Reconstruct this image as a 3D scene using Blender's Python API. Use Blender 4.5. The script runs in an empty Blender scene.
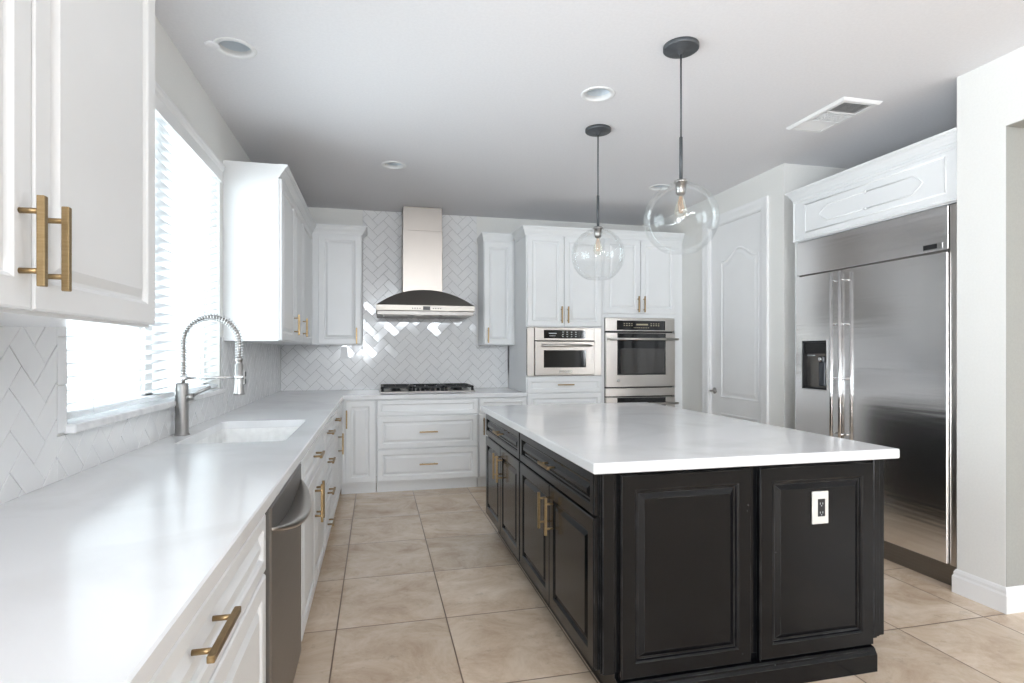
import bpy, bmesh, math, random
from mathutils import Vector, Matrix
random.seed(7)
S = bpy.context.scene
COL = S.collection
# ------------------------------------------------------------------ camera
CH = 1.31
YAW = math.atan(135.6 / 568.0)
cd = bpy.data.cameras.new('camera')
cam = bpy.data.objects.new('camera', cd)
COL.objects.link(cam)
cam.location = (0, 0, CH)
cam.rotation_euler = (math.radians(90), 0, -YAW)
cd.sensor_width = 36.0
cd.lens = 568.0 / 1024.0 * 36.0
cd.shift_y = 10.5 / 1024.0
cd.clip_start = 0.05
cd.clip_end = 200
S.camera = cam
# ------------------------------------------------------------------ world, lights, exposure
w = bpy.data.worlds.new('world')
S.world = w
w.use_nodes = True
bg = w.node_tree.nodes['Background']
bg.inputs['Color'].default_value = (0.86, 0.93, 1.0, 1)
bg.inputs['Strength'].default_value = 1.6
S.view_settings.view_transform = 'Standard'
S.view_settings.look = 'None'
S.view_settings.gamma = 1.0
S.view_settings.exposure = 0.80
S.view_settings.use_curve_mapping = False


def area(name, loc, rot, sx, sy, power, color):
    l = bpy.data.lights.new(name, 'AREA')
    l.shape = 'RECTANGLE'
    l.size, l.size_y = sx, sy
    l.energy = power
    l.color = color
    o = bpy.data.objects.new(name, l)
    o.location = loc
    o.rotation_euler = rot
    COL.objects.link(o)
    return o


R90 = math.pi / 2
# daylight at the kitchen window (outside the blind) and at a rear window behind the camera, then added fill lamps
area('window_daylight', (-1.55, 2.98, 1.85), (0, -R90, 0), 2.0, 2.6, 82, (0.86, 0.93, 1.0))
area('rear_window_daylight', (-0.56, -7.55, 1.75), (R90, 0, 0), 0.6, 1.1, 75, (0.88, 0.94, 1.0))
area('rear_high_fill', (1.5, -7.55, 2.70), (R90, 0, 0), 2.8, 0.18, 150, (0.88, 0.94, 1.0))  # added lamp for the camera-facing fronts; the high window is invented
area('ceiling_fill', (-2.0, -1.5, 0.3), (0, -R90 - 0.75, 0), 1.4, 2.8, 245, (0.88, 0.94, 1.0))  # added lamp aimed upward to brighten the ceiling, no known source
area('left_side_fill', (-1.35, -1.5, 1.4), (0, -R90 - 0.3, 0), 2.0, 2.6, 16, (0.88, 0.94, 1.0))  # added lamp to light the right-hand faces from an unseen side
area('right_side_fill', (5.45, -1.6, 1.4), (0, R90, 0), 1.9, 2.4, 10, (0.95, 0.97, 1.0))  # added weak fill from the right, no known source
S.cycles.use_denoising = True
S.cycles.max_bounces = 12
S.cycles.diffuse_bounces = 6
S.cycles.glossy_bounces = 5
S.cycles.transparent_max_bounces = 16
S.cycles.sample_clamp_indirect = 8


# ------------------------------------------------------------------ materials
def lin(r, g, b):
    f = lambda c: ((c / 255 + 0.055) / 1.055) ** 2.4 if c / 255 > 0.04045 else c / 255 / 12.92
    return (f(r), f(g), f(b))


def principled(name, col, rough=0.5, metal=0.0, spec=0.5, coat=0.0):
    m = bpy.data.materials.new(name)
    m.use_nodes = True
    b = m.node_tree.nodes['Principled BSDF']
    b.inputs['Base Color'].default_value = (*col, 1)
    b.inputs['Roughness'].default_value = rough
    b.inputs['Metallic'].default_value = metal
    b.inputs['Specular IOR Level'].default_value = spec
    b.inputs['Coat Weight'].default_value = coat
    return m


def nd(m, t, **kw):
    n = m.node_tree.nodes.new(t)
    for k, v in kw.items():
        setattr(n, k, v)
    return n


def lk(m, a, b):
    m.node_tree.links.new(a, b)


def noise_color(m, scale, c0, c1, detail=6, lo=0.35, hi=0.65, bump=0.0, stretch=None, dist=0.0, rough_var=0.0):
    """Mix two colours of the thing itself by a noise in object space, with an optional bump."""
    b = m.node_tree.nodes['Principled BSDF']
    tc = nd(m, 'ShaderNodeTexCoord')
    src = tc.outputs['Object']
    if stretch:
        mp = nd(m, 'ShaderNodeMapping')
        mp.inputs['Scale'].default_value = stretch
        lk(m, src, mp.inputs['Vector'])
        src = mp.outputs['Vector']
    n = nd(m, 'ShaderNodeTexNoise')
    n.inputs['Scale'].default_value = scale
    n.inputs['Detail'].default_value = detail
    n.inputs['Distortion'].default_value = dist
    lk(m, src, n.inputs['Vector'])
    r = nd(m, 'ShaderNodeValToRGB')
    r.color_ramp.elements[0].position = lo
    r.color_ramp.elements[0].color = (*c0, 1)
    r.color_ramp.elements[1].position = hi
    r.color_ramp.elements[1].color = (*c1, 1)
    lk(m, n.outputs['Fac'], r.inputs['Fac'])
    lk(m, r.outputs['Color'], b.inputs['Base Color'])
    if bump:
        bp = nd(m, 'ShaderNodeBump')
        bp.inputs['Strength'].default_value = bump
        bp.inputs['Distance'].default_value = 0.002
        lk(m, n.outputs['Fac'], bp.inputs['Height'])
        lk(m, bp.outputs['Normal'], b.inputs['Normal'])
    return n, src


M = {}
M['cab'] = principled('white_cabinet_paint', (0.80, 0.80, 0.79), 0.32)
noise_color(M['cab'], 3.0, (0.78, 0.79, 0.795), (0.80, 0.81, 0.815))
M['wall'] = principled('wall_paint', (0.77, 0.765, 0.74), 0.6)
noise_color(M['wall'], 90.0, (0.76, 0.755, 0.73), (0.78, 0.775, 0.75), bump=0.06)
M['wall_dimmed'] = principled('dimmed_wall_paint', (0.36, 0.36, 0.335), 0.6)  # wall paint darkened: jamb shade put into the colour, far walls bounce less
noise_color(M['wall_dimmed'], 90.0, (0.35, 0.35, 0.325), (0.37, 0.37, 0.345), bump=0.06)
M['ceil'] = principled('ceiling_paint', (0.79, 0.79, 0.79), 0.75)
noise_color(M['ceil'], 70.0, (0.775, 0.77, 0.79), (0.80, 0.795, 0.815), bump=0.10)
M['trim'] = principled('trim_paint', (0.82, 0.82, 0.82), 0.35)
noise_color(M['trim'], 3.0, (0.81, 0.81, 0.81), (0.83, 0.83, 0.83))
M['tile'] = principled('glazed_white_tile', (0.80, 0.80, 0.80), 0.10, spec=0.5)
noise_color(M['tile'], 6.0, (0.79, 0.79, 0.795), (0.82, 0.82, 0.82), bump=0.03)
M['grout'] = principled('grey_grout', (0.33, 0.325, 0.32), 0.8)
noise_color(M['grout'], 60.0, (0.32, 0.315, 0.31), (0.37, 0.365, 0.36))
M['quartz'] = principled('white_quartz', (0.78, 0.78, 0.77), 0.16)
noise_color(M['quartz'], 1.6, (0.72, 0.72, 0.725), (0.785, 0.79, 0.80), detail=9, lo=0.36, hi=0.52, dist=1.3)
M['black'] = principled('black_cabinet_paint', (0.0035, 0.0038, 0.0045), 0.18, spec=0.27)
M['brass'] = principled('brushed_brass', (0.34, 0.24, 0.125), 0.36, 1.0)
noise_color(M['brass'], 40.0, (0.31, 0.215, 0.108), (0.37, 0.262, 0.138), stretch=(1, 1, 6))
M['steel'] = principled('stainless_steel', (0.57, 0.54, 0.51), 0.30, 1.0)
M['steel_dark'] = principled('dark_stainless_steel', (0.25, 0.235, 0.22), 0.38, 1.0)
M['hood'] = principled('warm_stainless_hood', (0.36, 0.325, 0.295), 0.36, 1.0)
M['band'] = principled('satin_stainless_band', (0.46, 0.43, 0.39), 0.45, 1.0)
M['chrome'] = principled('polished_steel', (0.72, 0.72, 0.72), 0.12, 1.0)
M['nickel'] = principled('brushed_nickel', (0.38, 0.37, 0.36), 0.28, 1.0)
M['blackglass'] = principled('black_glass', (0.006, 0.006, 0.007), 0.06, spec=0.6)
M['ovenglass'] = principled('oven_window_glass', (0.045, 0.042, 0.040), 0.08, spec=0.7)
M['castiron'] = principled('cast_iron', (0.012, 0.012, 0.013), 0.5)
M['darkplastic'] = principled('black_plastic', (0.012, 0.012, 0.013), 0.35)
M['darkgap'] = principled('dark_void', (0.02, 0.02, 0.02), 0.8)
M['bronze'] = principled('dark_grey_metal', (0.085, 0.092, 0.10), 0.45, 0.4)
M['ceramic'] = principled('white_porcelain', (0.84, 0.84, 0.83), 0.08)
M['plate'] = principled('white_switch_plastic', (0.64, 0.62, 0.58), 0.35)
M['display'] = principled('display_print', (0.45, 0.47, 0.48), 0.4)
M['amber'] = principled('oven_display_print', (0.42, 0.36, 0.25), 0.4)
M['marble'] = principled('sill_marble', (0.80, 0.80, 0.80), 0.18)
noise_color(M['marble'], 9.0, (0.74, 0.74, 0.75), (0.85, 0.85, 0.85), detail=8, dist=1.5)
for k in ('nickel', 'chrome', 'castiron', 'darkplastic', 'bronze', 'plate', 'ceramic'):
    c = M[k].node_tree.nodes['Principled BSDF'].inputs['Base Color'].default_value[:3]
    noise_color(M[k], 25.0, tuple(x * 0.95 for x in c), tuple(min(1, x * 1.05) for x in c))


def steel_grain(m, stretch, amt, wave=0.0):
    b = m.node_tree.nodes['Principled BSDF']
    tc = nd(m, 'ShaderNodeTexCoord')
    mp = nd(m, 'ShaderNodeMapping')
    mp.inputs['Scale'].default_value = stretch
    lk(m, tc.outputs['Object'], mp.inputs['Vector'])
    n = nd(m, 'ShaderNodeTexNoise')
    n.inputs['Scale'].default_value = 1.0
    n.inputs['Detail'].default_value = 3
    lk(m, mp.outputs['Vector'], n.inputs['Vector'])
    r = nd(m, 'ShaderNodeMapRange')
    base = b.inputs['Roughness'].default_value
    r.inputs['To Min'].default_value = base - amt
    r.inputs['To Max'].default_value = base + amt
    lk(m, n.outputs['Fac'], r.inputs['Value'])
    lk(m, r.outputs['Result'], b.inputs['Roughness'])
    if wave:
        n2 = nd(m, 'ShaderNodeTexNoise')
        n2.inputs['Scale'].default_value = 1.0
        n2.inputs['Detail'].default_value = 1.5
        mp2 = nd(m, 'ShaderNodeMapping')
        mp2.inputs['Scale'].default_value = (1.3, 1.3, 26.0)
        lk(m, tc.outputs['Object'], mp2.inputs['Vector'])
        lk(m, mp2.outputs['Vector'], n2.inputs['Vector'])
        bp = nd(m, 'ShaderNodeBump')
        bp.inputs['Strength'].default_value = wave
        bp.inputs['Distance'].default_value = 0.004
        lk(m, n2.outputs['Fac'], bp.inputs['Height'])
        lk(m, bp.outputs['Normal'], b.inputs['Normal'])


M['fridge'] = principled('brushed_stainless_fridge', (0.93, 0.92, 0.915), 0.185, 1.0)
steel_grain(M['fridge'], (2, 2, 40), 0.012, wave=0.2)
steel_grain(M['steel'], (3, 3, 60), 0.02)
steel_grain(M['steel_dark'], (3, 3, 60), 0.02)
steel_grain(M['hood'], (3, 3, 60), 0.02)
steel_grain(M['band'], (3, 3, 60), 0.02)


def make_black():
    """Black paint worn to grey in small chips."""
    m = M['black']
    b = m.node_tree.nodes['Principled BSDF']
    tc = nd(m, 'ShaderNodeTexCoord')
    v = nd(m, 'ShaderNodeTexVoronoi')
    v.inputs['Scale'].default_value = 34
    lk(m, tc.outputs['Object'], v.inputs['Vector'])
    n = nd(m, 'ShaderNodeTexNoise')
    n.inputs['Scale'].default_value = 3.0
    lk(m, tc.outputs['Object'], n.inputs['Vector'])
    r = nd(m, 'ShaderNodeValToRGB')
    r.color_ramp.elements[0].position = 0.045
    r.color_ramp.elements[0].color = (1, 1, 1, 1)
    r.color_ramp.elements[1].position = 0.075
    r.color_ramp.elements[1].color = (0, 0, 0, 1)
    lk(m, v.outputs['Distance'], r.inputs['Fac'])
    g = nd(m, 'ShaderNodeMath', operation='GREATER_THAN')
    g.inputs[1].default_value = 0.635
    lk(m, n.outputs['Fac'], g.inputs[0])
    mu = nd(m, 'ShaderNodeMath', operation='MULTIPLY')
    lk(m, r.outputs['Color'], mu.inputs[0])
    lk(m, g.outputs['Value'], mu.inputs[1])
    mx = nd(m, 'ShaderNodeMix', data_type='RGBA')
    mx.inputs['A'].default_value = (0.0035, 0.0038, 0.0045, 1)
    mx.inputs['B'].default_value = (0.13, 0.13, 0.13, 1)
    # paint rubbed thin along the edges of the boards
    bv = nd(m, 'ShaderNodeBevel', samples=4)
    bv.inputs['Radius'].default_value = 0.0035
    ge = nd(m, 'ShaderNodeNewGeometry')
    dt = nd(m, 'ShaderNodeVectorMath', operation='DOT_PRODUCT')
    lk(m, bv.outputs['Normal'], dt.inputs[0])
    lk(m, ge.outputs['Normal'], dt.inputs[1])
    ed = nd(m, 'ShaderNodeMapRange')
    ed.inputs['From Min'].default_value = 0.985
    ed.inputs['From Max'].default_value = 0.90
    ed.inputs['To Max'].default_value = 0.75
    lk(m, dt.outputs['Value'], ed.inputs['Value'])
    nw = nd(m, 'ShaderNodeTexNoise')
    nw.inputs['Scale'].default_value = 14
    nw.inputs['Detail'].default_value = 4
    lk(m, tc.outputs['Object'], nw.inputs['Vector'])
    wr = nd(m, 'ShaderNodeMapRange')
    wr.inputs['From Min'].default_value = 0.35
    wr.inputs['From Max'].default_value = 0.7
    lk(m, nw.outputs['Fac'], wr.inputs['Value'])
    we = nd(m, 'ShaderNodeMath', operation='MULTIPLY')
    lk(m, ed.outputs['Result'], we.inputs[0])
    lk(m, wr.outputs['Result'], we.inputs[1])
    ma = nd(m, 'ShaderNodeMath', operation='MAXIMUM')
    lk(m, mu.outputs['Value'], ma.inputs[0])
    lk(m, we.outputs['Value'], ma.inputs[1])
    lk(m, ma.outputs['Value'], mx.inputs['Factor'])
    lk(m, mx.outputs['Result'], b.inputs['Base Color'])
    n3 = nd(m, 'ShaderNodeTexNoise')
    n3.inputs['Scale'].default_value = 8
    lk(m, tc.outputs['Object'], n3.inputs['Vector'])
    rr = nd(m, 'ShaderNodeMapRange')
    rr.inputs['To Min'].default_value = 0.17
    rr.inputs['To Max'].default_value = 0.20
    lk(m, n3.outputs['Fac'], rr.inputs['Value'])
    lk(m, rr.outputs['Result'], b.inputs['Roughness'])


make_black()


def make_glass(name, tint, edge):
    m = bpy.data.materials.new(name)
    m.use_nodes = True
    nt = m.node_tree
    nt.nodes.clear()
    out = nt.nodes.new('ShaderNodeOutputMaterial')
    tr = nt.nodes.new('ShaderNodeBsdfTransparent')
    tr.inputs['Color'].default_value = (*tint, 1)
    gl = nt.nodes.new('ShaderNodeBsdfGlossy')
    gl.inputs['Roughness'].default_value = 0.02
    gl.inputs['Color'].default_value = (0.95, 0.97, 0.97, 1)
    fr = nt.nodes.new('ShaderNodeLayerWeight')
    fr.inputs['Blend'].default_value = edge
    mr = nt.nodes.new('ShaderNodeMapRange')
    mr.inputs['To Min'].default_value = 0.045
    mr.inputs['To Max'].default_value = 0.34
    nt.links.new(fr.outputs['Fresnel'], mr.inputs['Value'])
    mx = nt.nodes.new('ShaderNodeMixShader')
    nt.links.new(mr.outputs['Result'], mx.inputs['Fac'])
    nt.links.new(tr.outputs[0], mx.inputs[1])
    nt.links.new(gl.outputs[0], mx.inputs[2])
    nt.links.new(mx.outputs[0], out.inputs['Surface'])
    return m


M['globe'] = make_glass('clear_globe_glass', (0.97, 0.975, 0.975), 0.17)
M['pane'] = make_glass('window_glass', (0.95, 0.97, 0.96), 0.15)
M['bulb'] = make_glass('clear_bulb_glass', (0.95, 0.93, 0.88), 0.3)
M['filament'] = principled('amber_filament', (0.75, 0.42, 0.20), 0.4)


def make_blind():
    m = bpy.data.materials.new('white_blind_slat')
    m.use_nodes = True
    nt = m.node_tree
    nt.nodes.clear()
    out = nt.nodes.new('ShaderNodeOutputMaterial')
    d = nt.nodes.new('ShaderNodeBsdfDiffuse')
    d.inputs['Color'].default_value = (0.86, 0.86, 0.86, 1)
    t = nt.nodes.new('ShaderNodeBsdfTranslucent')
    t.inputs['Color'].default_value = (0.86, 0.87, 0.88, 1)
    mx = nt.nodes.new('ShaderNodeMixShader')
    mx.inputs['Fac'].default_value = 0.55
    nt.links.new(d.outputs[0], mx.inputs[1])
    nt.links.new(t.outputs[0], mx.inputs[2])
    nt.links.new(mx.outputs[0], out.inputs['Surface'])
    return m


M['slat'] = make_blind()

TX0, TPX, TY0, TPY = -0.182, 0.517, 4.015, 0.608


def make_floor():
    m = principled('travertine_tile', (0.5, 0.4, 0.3), 0.3)
    M['floor'] = m
    b = m.node_tree.nodes['Principled BSDF']
    g = nd(m, 'ShaderNodeNewGeometry')
    sp = nd(m, 'ShaderNodeSeparateXYZ')
    lk(m, g.outputs['Position'], sp.inputs[0])

    def math1(op, a, c):
        n = nd(m, 'ShaderNodeMath', operation=op)
        for i, v in enumerate((a, c)):
            if isinstance(v, (int, float)):
                n.inputs[i].default_value = v
            elif v is not None:
                lk(m, v, n.inputs[i])
        return n.outputs[0]

    def axis(o, x0, p):
        t = math1('DIVIDE', math1('SUBTRACT', o, x0), p)
        fl = math1('FLOOR', t, None)
        fr = math1('FRACT', t, None)
        d = math1('MULTIPLY', math1('MINIMUM', fr, math1('SUBTRACT', 1.0, fr)), p)
        return fl, d
    fx, dx = axis(sp.outputs['X'], TX0, TPX)
    fy, dy = axis(sp.outputs['Y'], TY0, TPY)
    d = math1('MINIMUM', dx, dy)
    gm = nd(m, 'ShaderNodeMapRange')
    gm.interpolation_type = 'SMOOTHSTEP'
    gm.inputs['From Min'].default_value = 0.0022
    gm.inputs['From Max'].default_value = 0.0042
    lk(m, d, gm.inputs['Value'])
    cell = nd(m, 'ShaderNodeCombineXYZ')
    lk(m, fx, cell.inputs[0])
    lk(m, fy, cell.inputs[1])
    wn = nd(m, 'ShaderNodeTexWhiteNoise')
    lk(m, cell.outputs[0], wn.inputs['Vector'])
    off = nd(m, 'ShaderNodeVectorMath', operation='MULTIPLY_ADD')
    lk(m, wn.outputs['Color'], off.inputs[0])
    off.inputs[1].default_value = (9, 9, 9)
    lk(m, g.outputs['Position'], off.inputs[2])
    mp = nd(m, 'ShaderNodeMapping')
    mp.inputs['Scale'].default_value = (1.0, 1.15, 1.0)
    mp.inputs['Rotation'].default_value = (0, 0, 0.5)
    lk(m, off.outputs[0], mp.inputs['Vector'])
    n = nd(m, 'ShaderNodeTexNoise')
    n.inputs['Scale'].default_value = 3.4
    n.inputs['Detail'].default_value = 12
    n.inputs['Roughness'].default_value = 0.70
    n.inputs['Distortion'].default_value = 0.5
    lk(m, mp.outputs[0], n.inputs['Vector'])
    r = nd(m, 'ShaderNodeValToRGB')
    e = r.color_ramp.elements
    e[0].position = 0.30
    e[0].color = (*lin(190, 164, 140), 1)
    e[1].position = 0.72
    e[1].color = (*lin(236, 221, 204), 1)
    x = e.new(0.50)
    x.color = (*lin(216, 196, 173), 1)
    lk(m, n.outputs['Fac'], r.inputs['Fac'])
    n2 = nd(m, 'ShaderNodeTexNoise')
    n2.inputs['Scale'].default_value = 14
    n2.inputs['Detail'].default_value = 9
    n2.inputs['Roughness'].default_value = 0.7
    lk(m, off.outputs[0], n2.inputs['Vector'])
    pit = nd(m, 'ShaderNodeMapRange')
    pit.inputs['From Min'].default_value = 0.30
    pit.inputs['From Max'].default_value = 0.42
    pit.inputs['To Min'].default_value = 0.80
    pit.inputs['To Max'].default_value = 1.0
    lk(m, n2.outputs['Fac'], pit.inputs['Value'])
    tv = nd(m, 'ShaderNodeMapRange')
    tv.inputs['To Min'].default_value = 0.90
    tv.inputs['To Max'].default_value = 1.06
    lk(m, wn.outputs['Value'], tv.inputs['Value'])
    pv = math1('MULTIPLY', pit.outputs[0], tv.outputs[0])
    sc = nd(m, 'ShaderNodeVectorMath', operation='SCALE')
    lk(m, r.outputs['Color'], sc.inputs[0])
    lk(m, pv, sc.inputs['Scale'])
    mx = nd(m, 'ShaderNodeMix', data_type='RGBA')
    mx.inputs['A'].default_value = (*lin(118, 96, 78), 1)
    lk(m, sc.outputs[0], mx.inputs['B'])
    lk(m, gm.outputs[0], mx.inputs['Factor'])
    lk(m, mx.outputs['Result'], b.inputs['Base Color'])
    rr = nd(m, 'ShaderNodeMapRange')
    rr.inputs['To Min'].default_value = 0.42
    rr.inputs['To Max'].default_value = 0.22
    lk(m, gm.outputs[0], rr.inputs['Value'])
    lk(m, rr.outputs[0], b.inputs['Roughness'])
    bp = nd(m, 'ShaderNodeBump')
    bp.inputs['Strength'].default_value = 0.5
    bp.inputs['Distance'].default_value = 0.002
    lk(m, gm.outputs[0], bp.inputs['Height'])
    lk(m, bp.outputs[0], b.inputs['Normal'])


make_floor()

# ------------------------------------------------------------------ mesh helpers
X, Y, Z = Vector((1, 0, 0)), Vector((0, 1, 0)), Vector((0, 0, 1))


class MB:
    def __init__(self):
        self.bm = bmesh.new()
        self.mi = 0

    def face(self, pts, smooth=False):
        try:
            f = self.bm.faces.new([self.bm.verts.new(p) for p in pts])
        except ValueError:
            return None
        f.material_index = self.mi
        f.smooth = smooth
        return f

    def box(self, x0, x1, y0, y1, z0, z1, bev=0.0, seg=1):
        P = [Vector((x, y, z)) for x in (x0, x1) for y in (y0, y1) for z in (z0, z1)]
        v = [self.bm.verts.new(p) for p in P]
        fs = []
        for q in ((0, 1, 3, 2), (4, 6, 7, 5), (0, 4, 5, 1), (2, 3, 7, 6), (0, 2, 6, 4), (1, 5, 7, 3)):
            f = self.bm.faces.new([v[i] for i in q])
            f.material_index = self.mi
            fs.append(f)
        if bev:
            es = list({e for f in fs for e in f.edges})
            r = bmesh.ops.bevel(self.bm, geom=es, offset=bev, segments=seg, affect='EDGES', profile=0.5)
            for f in r['faces']:
                f.material_index = self.mi
        return self

    def obox(self, O, U, N, u0, u1, v0, v1, n0, n1, bev=0.0):
        """box in a face frame (U along, Z up, N out)"""
        a = O + U * u0 + Z * v0 + N * n0
        c = O + U * u1 + Z * v1 + N * n1
        lo = [min(a[i], c[i]) for i in range(3)]
        hi = [max(a[i], c[i]) for i in range(3)]
        return self.box(lo[0], hi[0], lo[1], hi[1], lo[2], hi[2], bev)

    def rings(self, loops, cap_in=True, cap_out=False, closed=True, smooth=False):
        vs = [[self.bm.verts.new(p) for p in L] for L in loops]
        n = len(vs[0])
        for a, b in zip(vs, vs[1:]):
            for i in range(n if closed else n - 1):
                j = (i + 1) % n
                try:
                    f = self.bm.faces.new((a[i], a[j], b[j], b[i]))
                    f.material_index = self.mi
                    f.smooth = smooth
                except ValueError:
                    pass
        if cap_in:
            f = self.bm.faces.new(vs[-1])
            f.material_index = self.mi
        if cap_out:
            f = self.bm.faces.new(list(reversed(vs[0])))
            f.material_index = self.mi
        return self

    def cyl(self, p0, p1, r, r2=None, n=16, smooth=True):
        p0, p1 = Vector(p0), Vector(p1)
        r2 = r if r2 is None else r2
        d = (p1 - p0).normalized()
        a = d.orthogonal().normalized()
        b = d.cross(a)
        L = [[p + (a * math.cos(t) + b * math.sin(t)) * rr for t in [2 * math.pi * i / n for i in range(n)]]
             for p, rr in ((p0, r), (p1, r2))]
        return self.rings(L, cap_in=True, cap_out=True, smooth=smooth)

    def tube(self, pts, r, n=10, smooth=True):
        pts = [Vector(p) for p in pts]
        loops = []
        a = None
        for i, p in enumerate(pts):
            d = (pts[min(i + 1, len(pts) - 1)] - pts[max(i - 1, 0)]).normalized()
            if a is None:
                a = d.orthogonal().normalized()
            a = (a - d * a.dot(d)).normalized()
            b = d.cross(a)
            rr = r[i] if isinstance(r, (list, tuple)) else r
            loops.append([p + (a * math.cos(t) + b * math.sin(t)) * rr for t in [2 * math.pi * k / n for k in range(n)]])
        return self.rings(loops, True, True, smooth=smooth)

    def lathe(self, prof, c, n=32, axis='z', caps=(True, True), smooth=True):
        """prof: (radius, height) pairs"""
        c = Vector(c)
        loops = []
        for r, h in prof:
            L = []
            for i in range(n):
                t = 2 * math.pi * i / n
                if axis == 'z':
                    L.append(c + Vector((r * math.cos(t), r * math.sin(t), h)))
                elif axis == 'x':
                    L.append(c + Vector((h, r * math.cos(t), r * math.sin(t))))
                else:
                    L.append(c + Vector((r * math.sin(t), h, r * math.cos(t))))
            loops.append(L)
        return self.rings(loops, caps[1], caps[0], smooth=smooth)

    def prism(self, poly, vec):
        """extrude a planar polygon (list of points) along vec"""
        a = [Vector(p) for p in poly]
        return self.rings([a, [p + Vector(vec) for p in a]], True, True)

    def build(self, name, mats, parent=None, origin=None, fix=True):
        if fix:
            bmesh.ops.recalc_face_normals(self.bm, faces=self.bm.faces)
        if parent is not None:
            origin = ORG[parent.name]
        if origin is None:
            co = [v.co for v in self.bm.verts]
            lo = [min(c[i] for c in co) for i in range(3)]
            hi = [max(c[i] for c in co) for i in range(3)]
            origin = Vector(((lo[0] + hi[0]) / 2, (lo[1] + hi[1]) / 2, lo[2]))
        origin = Vector(origin)
        bmesh.ops.translate(self.bm, vec=-origin, verts=self.bm.verts)
        me = bpy.data.meshes.new(name)
        self.bm.to_mesh(me)
        self.bm.free()
        for m in (mats if isinstance(mats, (list, tuple)) else [mats]):
            me.materials.append(m)
        o = bpy.data.objects.new(name, me)
        COL.objects.link(o)
        if parent is not None:
            o.parent = parent
        else:
            o.location = origin
        ORG[o.name] = origin
        return o


ORG = {}


def thing(name, loc, label, cat, group=None):
    o = bpy.data.objects.new(name, None)
    o.empty_display_size = 0.1
    COL.objects.link(o)
    o.location = loc
    ORG[o.name] = Vector(loc)
    return tag(o, label, cat, group)


def tag(o, label, cat, group=None):
    o['label'] = label
    o['category'] = cat
    if group:
        o['group'] = group
    return o


def struct(o):
    o['kind'] = 'structure'
    return o


# face frames: (O, U, N); U x Z = N
def F_east(x):   # a face looking towards +X (left run): u = world y
    return (Vector((x, 0, 0)), Y, X)


def F_south(y):  # a face looking towards the camera (back run): u = world x
    return (Vector((0, y, 0)), X, -Y)


def F_west(x):   # a face looking towards -X (island left, right wall): u = -world y
    return (Vector((x, 0, 0)), -Y, -X)


def rect(fr, u0, u1, v0, v1, n):
    O, U, N = fr
    return [O + U * u + Z * v + N * n for u, v in ((u0, v0), (u1, v0), (u1, v1), (u0, v1))]


def raised_panel(mb, fr, u0, u1, v0, v1, t=0.02, fw=0.055, raised=True):
    """A door or drawer front: frame, bead, groove and raised field, all of one board."""
    if u0 > u1:
        u0, u1 = u1, u0
    if raised:
        prof = [(0, 0), (0, t - 0.004), (0.004, t), (fw - 0.006, t), (fw, t - 0.004), (fw + 0.004, t - 0.011),
                (fw + 0.011, t - 0.012), (fw + 0.031, t - 0.001), (fw + 0.034, t - 0.001)]
    else:
        prof = [(0, 0), (0, t - 0.004), (0.004, t), (fw - 0.004, t), (fw, t - 0.003), (fw + 0.004, t - 0.006), (fw + 0.014, t - 0.002)]
    lim = min(u1 - u0, v1 - v0) / 2 - 0.004
    prof = [p for p in prof if p[0] < lim]
    loops = [rect(fr, u0 + i, u1 - i, v0 + i, v1 - i, h) for i, h in prof]
    mb.rings(loops, True, True)
    return mb


def pull(parent, fr, u, v, length, vertical, n0=0.0, stand=0.034, bar=0.0125, mat=None):
    """square bar pull on two round posts"""
    O, U, N = fr
    mb = MB()
    h = length / 2
    if vertical:
        mb.obox(O, U, N, u - bar / 2, u + bar / 2, v - h, v + h, n0 + stand - bar / 2, n0 + stand + bar / 2, 0.0012)
        ps = [(u, v - h * 0.66), (u, v + h * 0.66)]
    else:
        mb.obox(O, U, N, u - h, u + h, v - bar / 2, v + bar / 2, n0 + stand - bar / 2, n0 + stand + bar / 2, 0.0012)
        ps = [(u - h * 0.66, v), (u + h * 0.66, v)]
    for a, b in ps:
        p = O + U * a + Z * b
        mb.cyl(p + N * (n0 - 0.003), p + N * (n0 + stand), bar * 0.42, n=10)
    return mb.build('pull', mat or M['brass'], parent)


def door(parent, fr, u0, u1, v0, v1, mat, handle=None, t=0.02, fw=0.055, name='door', hl=0.165, n0=0.0, raised=True):
    """handle: (u, v) centre of a vertical pull, or ('h', u, v) for a horizontal one"""
    if n0:
        fr = (fr[0] + fr[2] * n0, fr[1], fr[2])
    mb = MB()
    raised_panel(mb, fr, u0, u1, v0, v1, t, fw, raised)
    o = mb.build(name, mat, parent)
    if handle:
        if handle[0] == 'h':
            pull(o, fr, handle[1], handle[2], hl, False, t)
        else:
            pull(o, fr, handle[0], handle[1], hl, True, t)
    return o


def crown_profile(h, p):
    """(projection, height) pairs of a cabinet crown, from the face of the cabinet up and out"""
    k = h / 0.1
    return [(0, 0), (0.010, 0), (0.010, 0.016 * k), (0.016, 0.020 * k), (0.016, 0.026 * k), (p * 0.42, 0.036 * k), (p * 0.60, 0.052 * k), (p * 0.68, 0.070 * k),
            (p * 0.80, 0.072 * k), (p * 0.80, 0.078 * k), (p * 0.93, 0.082 * k), (p, 0.088 * k), (p, h), (0, h)]


def crown(mb, path, z, h=0.09, p=0.06):
    """sweep the profile along a 2-D path of (x, y, nx, ny): mitre offset directions are given per corner"""
    prof = crown_profile(h, p)
    loops = []
    for x, y, nx, ny in path:
        loops.append([Vector((x + nx * a, y + ny * a, z + b)) for a, b in prof])
    mb.rings(loops, True, True)
    return mb


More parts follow.
